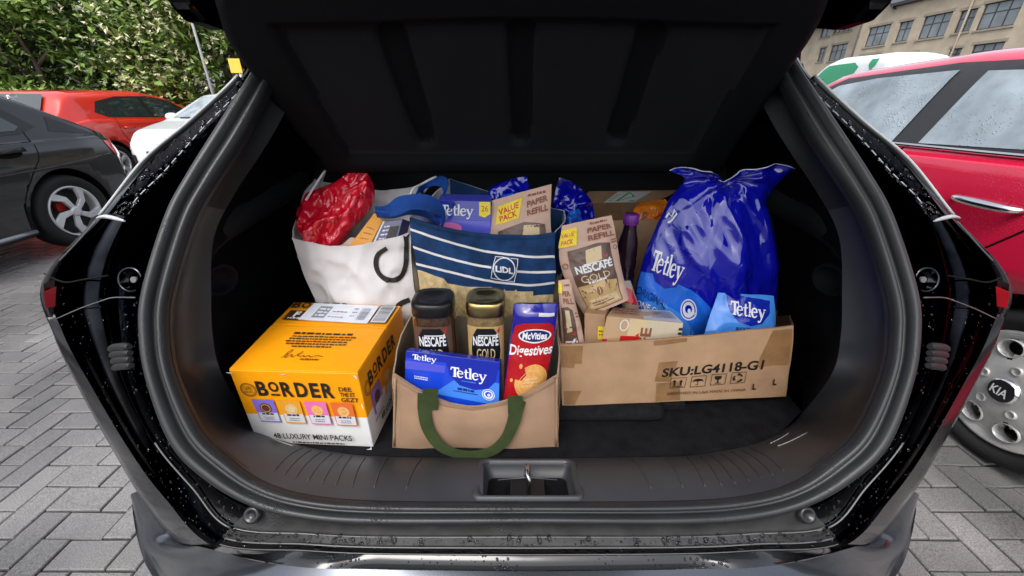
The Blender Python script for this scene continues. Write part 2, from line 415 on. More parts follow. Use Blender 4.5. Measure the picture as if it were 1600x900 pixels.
TXT = {}
def txt(body, bold=0.0, spacing=1.0):
    """2D outline of a line of lettering, centred, cap height 1"""
    k = (body, bold, spacing)
    if k in TXT: return TXT[k]
    c = bpy.data.curves.new('t', 'FONT'); c.body = body; c.size = 1.0; c.offset = bold; c.space_character = spacing; c.resolution_u = 3
    o = bpy.data.objects.new('t', c); me = bpy.data.meshes.new_from_object(o)
    v = [(p.co.x, p.co.y) for p in me.vertices]; f = [list(p.vertices) for p in me.polygons]
    bpy.data.objects.remove(o); bpy.data.curves.remove(c); bpy.data.meshes.remove(me)
    if not v: return ([], [], 1)
    x0 = min(p[0] for p in v); x1 = max(p[0] for p in v); ch = 0.69
    v = [((p[0] - (x0 + x1) / 2) / ch, p[1] / ch) for p in v]
    TXT[k] = (v, f, (x1 - x0) / ch); return TXT[k]
def stroke(pts, w_, n=0, closed=False):
    """2D band along pts (w_ may be a list)"""
    P = [Vector((p[0], p[1], 0)) for p in pts]
    if n: P = [cat(P, i / n) for i in range(n + 1)]; w_ = [interp([(i / (len(w_) - 1), x) for i, x in enumerate(w_)], j / n) for j in range(n + 1)] if isinstance(w_, list) else w_
    V = []; N = len(P)
    for i, p in enumerate(P):
        a = P[(i - 1) % N] if closed else P[max(0, i - 1)]; b = P[(i + 1) % N] if closed else P[min(N - 1, i + 1)]
        t = (b - a).normalized(); m_ = Vector((-t.y, t.x, 0)); ww = w_[i] if isinstance(w_, list) else w_
        V += [(p.x + m_.x * ww / 2, p.y + m_.y * ww / 2), (p.x - m_.x * ww / 2, p.y - m_.y * ww / 2)]
    F = [[2 * i, 2 * i + 1, (2 * i + 3) % (2 * N), (2 * i + 2) % (2 * N)] for i in range(N if closed else N - 1)]
    return V, F
def ell(cx, cy, rx, ry, n=28, a0=0): return [(cx + rx * math.cos(a0 + 2 * math.pi * i / n), cy + ry * math.sin(a0 + 2 * math.pi * i / n)) for i in range(n)]
def rrect(x0, y0, x1, y1, r=0.0, n=4):
    if not r: return [(x0, y0), (x1, y0), (x1, y1), (x0, y1)]
    o = []
    for cx, cy, a in ((x1 - r, y0 + r, -90), (x1 - r, y1 - r, 0), (x0 + r, y1 - r, 90), (x0 + r, y0 + r, 180)):
        for i in range(n + 1): q = R(a + 90 * i / n); o.append((cx + r * math.cos(q), cy + r * math.sin(q)))
    return o
def serif_word():
    """heavy serif lettering of the tea packs, drawn as strokes; cap height 1"""
    S = []
    def sh(o, dx): S.append(([(x + dx, y) for x, y in o[0]], o[1]))
    T = [stroke([(0.36, 0), (0.36, 1)], .2), stroke([(0.0, .93), (.72, .93)], .14), stroke([(.03, .95), (.0, .68)], .09), stroke([(.69, .95), (.72, .68)], .09), stroke([(.18, .03), (.54, .03)], .07)]
    e = [stroke([(.08, .36), (.52, .40)], .07), stroke([(.53, .38), (.46, .6), (.27, .66), (.08, .52), (.06, .26), (.2, .03), (.4, .04), (.55, .17)], [.12, .1, .09, .17, .19, .13, .1, .05], 20)]
    t = [stroke([(.2, .9), (.2, .2), (.28, .04), (.44, .08)], [.16, .17, .13, .05], 12), stroke([(0, .6), (.44, .64)], .09)]
    l_ = [stroke([(.16, 1.06), (.16, 0)], .18), stroke([(.0, 1.02), (.18, 1.05)], .08), stroke([(.02, .03), (.32, .03)], .07)]
    y = [stroke([(.08, .62), (.32, .06)], .17), stroke([(.6, .64), (.36, .06), (.2, -.24), (.0, -.26)], [.09, .09, .1, .16], 14), stroke([(-.05, .62), (.22, .62)], .06), stroke([(.46, .64), (.7, .64)], .06)]
    for g, dx in ((T, 0), (e, .56), (t, 1.18), (l_, 1.62), (e, 1.96), (y, 2.6)):
        for o in g: sh(o, dx)
    V = []; F = []
    for v, f in S:
        o = len(V); V += v; F += [[i + o for i in q] for q in f]
    return [(x - 1.62, y_) for x, y_ in V], F, 3.3
SERIF = serif_word()

class Print:
    """flat print lying on a sheet; coordinates: st (0..1) of the sheet, or photo pixels measured onto it"""
    def __init__(s, sheet, off=0.0006, sub=0.0, W=None, H=None):
        s.sh = sheet; s.mb = MB(); s.off = off; s.sub = sub; s.layer = 0
        s.W = W or (sheet.base(1, .5) - sheet.base(0, .5)).length; s.H = H or (sheet.base(.5, 1) - sheet.base(.5, 0)).length
    def _put(s, V, F, m, px=False, lift=None):
        sh = s.sh; s.layer += 1; off = s.off + 0.00012 * s.layer if lift is None else lift
        if px: V = [sh.inv(*p) for p in V]
        V = [(clamp(a, 0.002, .998), clamp(t, .002, .998)) for a, t in V]
        if s.sub:
            bm = bmesh.new(); vs = [bm.verts.new((a * s.W, t * s.H, 0)) for a, t in V]
            for f in F:
                try: bm.faces.new([vs[i] for i in f])
                except ValueError: pass
            bmesh.ops.triangulate(bm, faces=bm.faces)
            for _ in range(5):
                es = [e for e in bm.edges if e.calc_length() > s.sub]
                if not es: break
                bmesh.ops.subdivide_edges(bm, edges=es, cuts=1)
                bmesh.ops.triangulate(bm, faces=[f for f in bm.faces if len(f.verts) > 3])
            bm.verts.index_update(); V = [(q.co.x / s.W, q.co.y / s.H) for q in bm.verts]; F = [[q.index for q in f.verts] for f in bm.faces]; bm.free()
        pts = [sh(a, t) + sh.normal(a, t) * off for a, t in V]
        s.mb.add(pts, F, m)
    def poly(s, P, m, px=False): s._put(P, [list(range(len(P)))], m, px); return s
    def shape(s, VF, m, px=False): s._put(VF[0], VF[1], m, px); return s
    def rect(s, x0, y0, x1, y1, m, r=0): return s.poly(rrect(x0, y0, x1, y1, r), m)
    def text(s, body, cx, cy, h, m, width=None, bold=0.0, shear=0.0, spacing=1.0, rot=0.0, word=None):
        """centred at st (cx, cy = middle of cap height); h = cap height in t; width in s (else natural)"""
        V, F, w0 = word or txt(body, bold, spacing)
        hm = h * s.H; sx = (width * s.W / w0) if width else hm
        ca, sa = math.cos(rot), math.sin(rot); out = []
        for x, y in V:
            X = x * sx + (y - .5) * hm * shear; Y = (y - .5) * hm
            out.append((cx + (X * ca - Y * sa) / s.W, cy + (X * sa + Y * ca) / s.H))
        s._put(out, F, m); return s
    def textpx(s, body, c, along, up, m, bold=0.0, word=None, spacing=1.0):
        """c centre px; along = px vector of the whole width; up = px vector of the cap height"""
        V, F, w0 = word or txt(body, bold, spacing)
        s._put([(c[0] + along[0] * x / w0 + up[0] * (y - .5), c[1] + along[1] * x / w0 + up[1] * (y - .5)) for x, y in V], F, m, True); return s
    def line(s, P, w_, m, n=0, closed=False):
        """band of even width along st points; w_ in metres"""
        V, F = stroke([(x * s.W, y * s.H) for x, y in P], w_, n, closed); s._put([(x / s.W, y / s.H) for x, y in V], F, m); return s
    def lines(s, x0, x1, ys, h, m, gap=0.35, seed=1):
        """rows of print too small to read"""
        rr = random.Random(seed)
        for y in ys:
            x = x0 + rr.uniform(0, .06) * (x1 - x0); xe = x1 - rr.uniform(0, .1) * (x1 - x0); V = []; F = []
            while x < xe:
                w_ = rr.uniform(.4, 1.6) * h * 1.4 * s.H / s.W; o = len(V); x2 = min(x + w_, xe)
                hh = h * rr.uniform(.75, 1.0)
                V += [(x, y), (x2, y), (x2, y + hh), (x, y + hh)]; F.append([o, o + 1, o + 2, o + 3]); x = x2 + h * gap * s.H / s.W
            if F: s._put(V, F, m)
        return s
    def build(s, name, parent): return s.mb.build(name, parent, fix=False)

# ================================================================== THE PLACE
ground = MB().add([(-300, -60, -0.012), (300, -60, -0.012), (300, 400, -0.012), (-300, 400, -0.012)], [[0, 1, 2, 3]], 'sand_joint').build('pavement')
tag(ground, 'grey block paving laid in herringbone, wet with rain', None, None, 'structure')
# the paving blocks: 200 x 100 mm, herringbone square to the bays
def paver_mat():
    m = bpy.data.materials.new('paver'); m.use_nodes = True; n = m.node_tree.nodes; l = m.node_tree.links; b = n['Principled BSDF']
    tc = n.new('ShaderNodeTexCoord'); g = n.new('ShaderNodeNewGeometry'); oi = n.new('ShaderNodeObjectInfo')
    ad = n.new('ShaderNodeMath'); ad.operation = 'ADD'; l.new(g.outputs['Random Per Island'], ad.inputs[0]); l.new(oi.outputs['Random'], ad.inputs[1])
    fr = n.new('ShaderNodeMath'); fr.operation = 'FRACT'; l.new(ad.outputs[0], fr.inputs[0])
    cr = n.new('ShaderNodeValToRGB'); cr.color_ramp.elements[0].color = (0.128, 0.125, 0.124, 1); cr.color_ramp.elements[1].color = (0.168, 0.163, 0.160, 1)
    l.new(fr.outputs[0], cr.inputs['Fac'])
    geo = n.new('ShaderNodeTexNoise'); geo.inputs['Scale'].default_value = 260; geo.inputs['Detail'].default_value = 3; l.new(g.outputs['Position'], geo.inputs['Vector'])
    big = n.new('ShaderNodeTexNoise'); big.inputs['Scale'].default_value = 1.6; big.inputs['Detail'].default_value = 5; l.new(g.outputs['Position'], big.inputs['Vector'])
    mr = n.new('ShaderNodeMapRange'); mr.inputs['From Min'].default_value = .3; mr.inputs['From Max'].default_value = .7; mr.inputs['To Min'].default_value = .55; mr.inputs['To Max'].default_value = 1.5
    l.new(geo.outputs['Fac'], mr.inputs['Value'])
    mr2 = n.new('ShaderNodeMapRange'); mr2.inputs['From Min'].default_value = .35; mr2.inputs['From Max'].default_value = .65; mr2.inputs['To Min'].default_value = .68; mr2.inputs['To Max'].default_value = 1.25
    l.new(big.outputs['Fac'], mr2.inputs['Value'])
    mm = n.new('ShaderNodeMath'); mm.operation = 'MULTIPLY'; l.new(mr.outputs[0], mm.inputs[0]); l.new(mr2.outputs[0], mm.inputs[1])
    sc = n.new('ShaderNodeVectorMath'); sc.operation = 'SCALE'; l.new(cr.outputs[0], sc.inputs[0]); l.new(mm.outputs[0], sc.inputs['Scale']); l.new(sc.outputs[0], b.inputs['Base Color'])
    rr = n.new('ShaderNodeMapRange'); rr.inputs['From Min'].default_value = .35; rr.inputs['From Max'].default_value = .65; rr.inputs['To Min'].default_value = .22; rr.inputs['To Max'].default_value = .5
    l.new(big.outputs['Fac'], rr.inputs['Value']); l.new(rr.outputs[0], b.inputs['Roughness'])
    bp = n.new('ShaderNodeBump'); bp.inputs['Strength'].default_value = .6; bp.inputs['Distance'].default_value = .002; l.new(geo.outputs['Fac'], bp.inputs['Height']); l.new(bp.outputs[0], b.inputs['Normal'])
    MATS['paver'] = m; return m
paver_mat()
def paver_geo(lx, ly):
    a, b, c = lx / 2 - .0031, ly / 2 - .0031, .003
    lo = [(-a, -b, -.011), (a, -b, -.011), (a, b, -.011), (-a, b, -.011)]
    mi = [(-a, -b, -.004), (a, -b, -.004), (a, b, -.004), (-a, b, -.004)]
    hi = [(-a + c, -b + c, 0), (a - c, -b + c, 0), (a - c, b - c, 0), (-a + c, b - c, 0)]
    f = [[8, 9, 10, 11]]
    for o in (0, 4):
        for i in range(4): j = (i + 1) % 4; f.append([o + i, o + j, o + 4 + j, o + 4 + i])
    return lo + mi + hi, f
PW = .097                                    # half a block
PG = [paver_geo(2 * PW, PW), paver_geo(PW, 2 * PW)]
PM = []
for V, F in PG: PM.append(MB().add(V, F, 'paver').build('tmp').data)
for o in [o for o in col.objects if o.name.startswith('tmp')]: bpy.data.objects.remove(o)
pick = []; far = MB(); rp = random.Random(3); FV = []; FF = []
OX, OY = 0.013, 0.045
for i in range(-107, 68):
    for j in range(-4, 92):
        t = (i + j) % 4
        if t not in (0, 2): continue
        x, y = i * PW + OX, j * PW + OY
        c = (x + PW, y + PW / 2) if t == 0 else (x + PW / 2, y + PW)
        if y > 4.2 and t is None: continue
        u, v = proj((c[0], c[1], 0))
        k = 0 if t == 0 else 1
        vis = -60 < u < 1660 and -40 < v < 960 and not (abs(c[0] - .027) < .8 and c[1] > .5)
        left = u < 300 and v > 370; right = u > 1400 and v > 690
        if vis and (left or right) and v < 925 and -20 < u < 1620: pick.append(((c[1]) ** 2 + c[0] ** 2, c, k))
        else:
            if c[1] > 7.5 or c[0] < -10: continue
            dz = rp.uniform(-.0016, .0012); o = len(FV)
            FV += [(p[0] + c[0], p[1] + c[1], p[2] + dz) for p in PG[k][0]]; FF += [[q + o for q in f] for f in PG[k][1]]
pick.sort()
for d, c, k in pick[:300]:
    o = bpy.data.objects.new('paving_block', PM[k]); col.objects.link(o); o.parent = ground
    o.location = (c[0] + rp.gauss(0, .0008), c[1] + rp.gauss(0, .0008), rp.uniform(-.003, .002)); o.rotation_euler = (rp.gauss(0, .011), rp.gauss(0, .011), rp.gauss(0, .010))
for d, c, k in pick[300:]:
    dz = rp.uniform(-.0016, .0012); o = len(FV)
    FV += [(p[0] + c[0], p[1] + c[1], p[2] + dz) for p in PG[k][0]]; FF += [[q + o for q in f] for f in PG[k][1]]
tag(MB().add(FV, FF, 'paver').build('paving_blocks', ground, fix=False), 'the remaining grey paving blocks of the car park', None, None, 'stuff')

# ------------------------------------------------------------------ building on the right
XB = 35.0
def wrect(x0, x1, y0, y1, X=XB):
    vc = (y0 + y1) / 2; uc = (x0 + x1) / 2
    a = at(x0, vc, X=X).y; b = at(x1, vc, X=X).y
    return (min(a, b), max(a, b), at(uc, y1, X=X).z, at(uc, y0, X=X).z)
def wall_with_holes(mb, X, y0, y1, z0, z1, holes, m, dep=.18):
    ys = sorted({y0, y1, *[h[0] for h in holes], *[h[1] for h in holes]}); zs = sorted({z0, z1, *[h[2] for h in holes], *[h[3] for h in holes]})
    for a, b in zip(ys, ys[1:]):
        for c, d in zip(zs, zs[1:]):
            if any(h[0] <= (a + b) / 2 <= h[1] and h[2] <= (c + d) / 2 <= h[3] for h in holes): continue
            mb.add([(X, a, c), (X, b, c), (X, b, d), (X, a, d)], [[0, 1, 2, 3]], m)
    for a, b, c, d in holes:
        q = [(a, c), (b, c), (b, d), (a, d)]
        for i in range(4):
            p, r_ = q[i], q[(i + 1) % 4]
            mb.add([(X, *p), (X, *r_), (X + dep, *r_), (X + dep, *p)], [[0, 1, 2, 3]], m)
bld = empty('tenement_building', (XB, 40, 0), 0, 'sandy rendered building with rows of dark framed windows behind the white van', 'building')
main_w = [wrect(*r) for r in ((1355, 1387, 41, 71), (1402, 1422, 34, 64), (1440, 1481, 23, 58), (1496, 1521, 16, 49), (1533, 1591, 2, 42), (1481, 1499, 76, 98), (1516, 1563, 68, 98), (1405, 1428, 84, 110), (1340, 1372, 86, 112))]
wing_w = [wrect(*r, X=36.2) for r in ((1285, 1300, 30, 57), (1307, 1335, 20, 49), (1279, 1289, 75, 96), (1297, 1321, 70, 94))]
eave = at(1391, 12, X=XB).z
yj = at(1338, 60, X=XB).y
mb = MB(); wall_with_holes(mb, XB, 12, yj, -0.1, eave, main_w, 'render_wall')
mb.add([(XB, yj, -.1), (36.2, yj, -.1), (36.2, yj, eave), (XB, yj, eave)], [[0, 1, 2, 3]], 'render_wall')
mb.add([(XB, 12, -.1), (XB + 9, 12, -.1), (XB + 9, 12, eave), (XB, 12, eave)], [[0, 1, 2, 3]], 'render_wall')
mb.build('wall', bld, fix=False)
mb = MB(); wall_with_holes(mb, 36.2, yj, 78, -0.1, eave + .6, wing_w, 'render_wall'); mb.build('wall', bld, fix=False)
def bwindow(h, X):
    a, b, c, d = h; xx = X + .14; fw = .07
    w_ = MB()
    for q in ((a, c, b, c + fw), (a, d - fw, b, d), (a, c + fw, a + fw, d - fw), (b - fw, c + fw, b, d - fw)):
        w_.box((xx - .03, q[0], q[1]), (xx + .03, q[2], q[3]), 'window_frame')
    nm = max(2, round((b - a) / .75)); zc = c + (d - c) * .62
    for i in range(1, nm):
        y = a + (b - a) * i / nm; w_.box((xx - .022, y - .035, c + fw), (xx + .022, y + .035, d - fw), 'window_frame')
    w_.box((xx - .018, a + fw, zc - .03), (xx + .018, b - fw, zc + .03), 'window_frame')
    f = w_.build('window', bld, fix=False)
    MB().add([(xx + .005, a, c), (xx + .005, b, c), (xx + .005, b, d), (xx + .005, a, d)], [[0, 1, 2, 3]], 'window_pane').build('pane', f, fix=False)
    MB().box((X - .07, a - .1, c - .14), (X + .1, b + .1, c - .003), 'stone_band').build('sill', f, fix=False)
    MB().box((X - .025, a - .14, d + .003), (X + .05, b + .14, d + .2), 'stone_band').build('lintel', f, fix=False)
for h in main_w: bwindow(h, XB)
for h in wing_w: bwindow(h, 36.2)
# roof with slate courses, gabled bay
ga, gb = at(1345, 20, X=XB).y, at(1398, 10, X=XB).y; ga, gb = min(ga, gb), max(ga, gb); gm = (ga + gb) / 2; gz = eave + (gb - ga) * .42
rf = MB().box((XB - .35, 11.6, eave + .002), (XB + .3, ga - .02, eave + .22), 'window_frame').build('roof', bld, fix=False)
sl = MB(); rr = random.Random(5)
for k in range(14):
    x0 = XB - .4 + k * .28; z0 = eave + .2 + k * .2; y = 11.6
    while y < 77:
        wd = .55
        if not (y > ga - .6 and y + wd < gb + .6 and z0 < gz): sl.add([(x0, y, z0 + .02), (x0, y + wd - .02, z0 + .02), (x0 + .3, y + wd - .02, z0 + .225), (x0 + .3, y, z0 + .225)], [[0, 1, 2, 3]], 'slate')
        y += wd
tag(sl.build('slates', rf, fix=False), None, None, None, 'stuff')
g = MB(); g.add([(XB - .02, ga, eave), (XB - .02, gb, eave), (XB - .02, gm, gz)], [[0, 1, 2]], 'render_wall')
for a in (ga, gb):
    d = .35 if a == gb else -.35
    g.add([(XB - .4, a + d, eave - .28), (XB - .4, gm, gz + .05), (XB + 4, gm, gz + .05), (XB + 4, a + d, eave - .28)], [[0, 1, 2, 3]], 'slate')
    g.add([(XB - .4, a + d, eave - .28), (XB - .4, gm, gz + .05), (XB - .4, gm, gz + .3), (XB - .4, a + d, eave - .03)], [[0, 1, 2, 3]], 'window_frame')
g.build('gable', bld, fix=False)
for u in (1344, 1480):
    p = at(u, 50, X=XB); MB().tube([(XB - .1, p.y - (1.2 if u == 1480 else 0), -.1), (XB - .1, p.y - (1.2 if u == 1480 else 0), eave)], .07, 'stone_band' if u == 1480 else 'window_frame', 8).build('drainpipe', bld)

# ------------------------------------------------------------------ trees beyond the cars
mat('leaf_green', (0.10, 0.175, 0.030), 0.45, spec=0.4, island=0.5); mat('leaf_light', (0.19, 0.29, 0.055), 0.45, spec=0.4, island=0.4)
mat('leaf_dark', (0.022, 0.048, 0.013), 0.5, spec=0.4, island=0.5); mat('leaf_olive', (0.15, 0.165, 0.05), 0.5, island=0.4)
mat('blossom', (0.62, 0.62, 0.38), 0.6, island=0.25)
for k in ('leaf_green', 'leaf_light', 'leaf_dark', 'leaf_olive'):
    MATS[k].node_tree.nodes['Principled BSDF'].inputs['Transmission Weight'].default_value = 0.0
def leaf_mesh(name, parent, C, S, mats, rng, tilt=.7):
    """C: centres (n,3), S: sizes; bent leaf of two triangles pairs"""
    n = len(C); ax = rng.normal(size=(n, 3)); ax[:, 2] = ax[:, 2] * tilt - .25; ax /= np.linalg.norm(ax, axis=1)[:, None]
    nr = rng.normal(size=(n, 3)); nr[:, 2] = np.abs(nr[:, 2]) + .6; nr[:, 1] -= .3; sx = np.cross(ax, nr); sx /= np.linalg.norm(sx, axis=1)[:, None] + 1e-9
    up = np.cross(sx, ax); s = S[:, None]
    P = np.stack([C - ax * s, C + sx * s * .42 + up * s * .08, C + ax * s - up * s * .15, C - sx * s * .42 + up * s * .08], axis=1).reshape(-1, 3)
    F = np.arange(4 * n).reshape(n, 4)
    im = parent_matrix(parent).inverted(); P = P + np.array(im.translation)
    me = bpy.data.meshes.new(name); me.from_pydata(P.tolist(), [], F.tolist())
    for m in mats: me.materials.append(MATS[m])
    me.polygons.foreach_set('material_index', rng.integers(0, len(mats), n).astype(np.int32))
    o = bpy.data.objects.new(name, me); col.objects.link(o); o.parent = parent; return o
def tree(name, label, x, y, h, rx, z0, n, leaf, mats, seed, blossoms=0, group='trees and shrubs behind the parked cars', droop=0):
    rng = np.random.default_rng(seed)
    t = empty(name, (x, y, 0), 0, label, 'tree', group)
    tr = MB(); top = Vector((x + rng.normal() * .2, y, h * .8))
    base = Vector((x, y, -.1)); pts = [base.lerp(top, k / 5) + Vector((rng.normal() * .08, rng.normal() * .08, 0)) * (k > 0) for k in range(6)]
    tr.tube(pts, [.11 - .018 * k for k in range(6)], 'bark', 8)
    for k in range(7):
        a = rng.uniform(0, 6.28); s = pts[1 + k % 4]; e = s + Vector((math.cos(a) * rx * .8, math.sin(a) * rx * .7, h * rng.uniform(.12, .35)))
        tr.tube([s, s.lerp(e, .5) + Vector((0, 0, .12)), e], [.045, .03, .012], 'bark', 6)
    tr.build('trunk', t)
    nc = 52; cz = (h + z0) / 2; rz = (h - z0) / 2
    d = rng.normal(size=(nc, 3)); d /= np.linalg.norm(d, axis=1)[:, None]; rad = rng.uniform(.45, 1.0, nc) ** .6
    cc = d * rad[:, None] * np.array([rx, rx * .8, rz]) + np.array([x, y, cz])
    idx = rng.integers(0, nc, n); cs = rng.uniform(.10, .36, nc)
    C = cc[idx] + rng.normal(size=(n, 3)) * cs[idx][:, None] * np.array([1, 1, .7])
    C[:, 2] = np.maximum(C[:, 2], .05 + rng.uniform(0, .3, n))
    S = leaf * rng.uniform(.35, 1.3, n)
    leaf_mesh('crown', t, C, S, mats, rng)
    if blossoms:
        k = rng.integers(0, nc, blossoms); B = cc[k] + rng.normal(size=(blossoms, 3)) * cs[k][:, None] * np.array([1, .6, .8]) * 1.15; B[:, 1] -= .34
        q = np.repeat(B, 5, axis=0) + rng.normal(size=(blossoms * 5, 3)) * .022
        leaf_mesh('blossom', t, q, np.full(len(q), .05) * rng.uniform(.6, 1.3, len(q)), ['blossom'], rng)
    return t
FT = [(-14.6, 10.9, 'loose olive green shrub at the far left behind the silver car', ['leaf_olive', 'leaf_green'], 60),
      (-12.9, 11.2, 'olive leaved shrub with pale flowers left of the light green tree', ['leaf_olive', 'leaf_green', 'leaf_dark'], 160),
      (-11.3, 10.9, 'light green leafy tree rising above the roof of the red hatchback', ['leaf_light', 'leaf_light', 'leaf_green'], 20),
      (-9.7, 11.3, 'dark green tree between the light green tree and the flowering shrubs', ['leaf_green', 'leaf_dark', 'leaf_green'], 60),
      (-8.2, 11.0, 'bright green shrub full of cream blossom above the red car bonnet', ['leaf_green', 'leaf_light'], 520),
      (-6.7, 11.2, 'cream flowering shrub behind the white car beside the lamp post', ['leaf_green', 'leaf_light', 'leaf_green'], 520),
      (-5.1, 11.3, 'green shrub behind the white car hidden mostly by the boot lid', ['leaf_green', 'leaf_light'], 300)]
for i, (x, y, lb, ms, bl) in enumerate(FT): tree('leafy_tree', lb, x, y, 4.7 + .5 * math.sin(i * 2.1), 1.35, .15, 6500, .098, ms, 20 + i, bl)
BT = [(-17.5, 13.6), (-14.6, 13.3), (-11.8, 13.7), (-9.0, 13.4), (-6.2, 13.6), (-3.4, 13.5)]
for i, (x, y) in enumerate(BT):
    tree('background_tree', ('dark tall tree in the back row behind the far left olive shrub', 'dark tall tree in the back row behind the olive shrub with pale flowers', 'dark tall tree in the back row behind the light green tree', 'dark tall tree in the back row above the red car bonnet', 'dark tall tree in the back row behind the lamp post', 'rightmost dark tall tree of the back row')[i], x, y, 6.6, 2.1, .1, 7500, .15, ['leaf_dark', 'leaf_dark', 'leaf_green'], 60 + i, 0, 'tall dark trees at the back')
p = at(316, 90, Y=10.0)
lp = empty('lamp_post', (p.x, p.y, 0), 0, 'slender pale lamp post in front of the flowering shrubs', 'lamp post')
MB().tube([(p.x, p.y, 0), (p.x, p.y, 2.5), (p.x, p.y, 5.2)], [.034, .026, .02], 'pole_grey', 10).build('pole', lp)
MB().box((p.x - .5, p.y - .1, 5.2), (p.x + .15, p.y + .1, 5.3), 'pole_grey').build('lamp_head', lp, bevel=.02)
p = at(367, 103, Y=8.6)
sg = empty('road_sign', (p.x, p.y, 0), 0, 'small yellow sign on a grey pole just left of the boot lid', 'sign')
MB().tube([(p.x + .05, p.y + .03, 0), (p.x + .05, p.y + .03, p.z + .12)], .03, 'pole_grey', 8).build('pole', sg)
MB().box((p.x - .1, p.y - .012, p.z - .12), (p.x + .12, p.y + .002, p.z + .12), 'sign_yellow').build('plate', sg, bevel=.008)

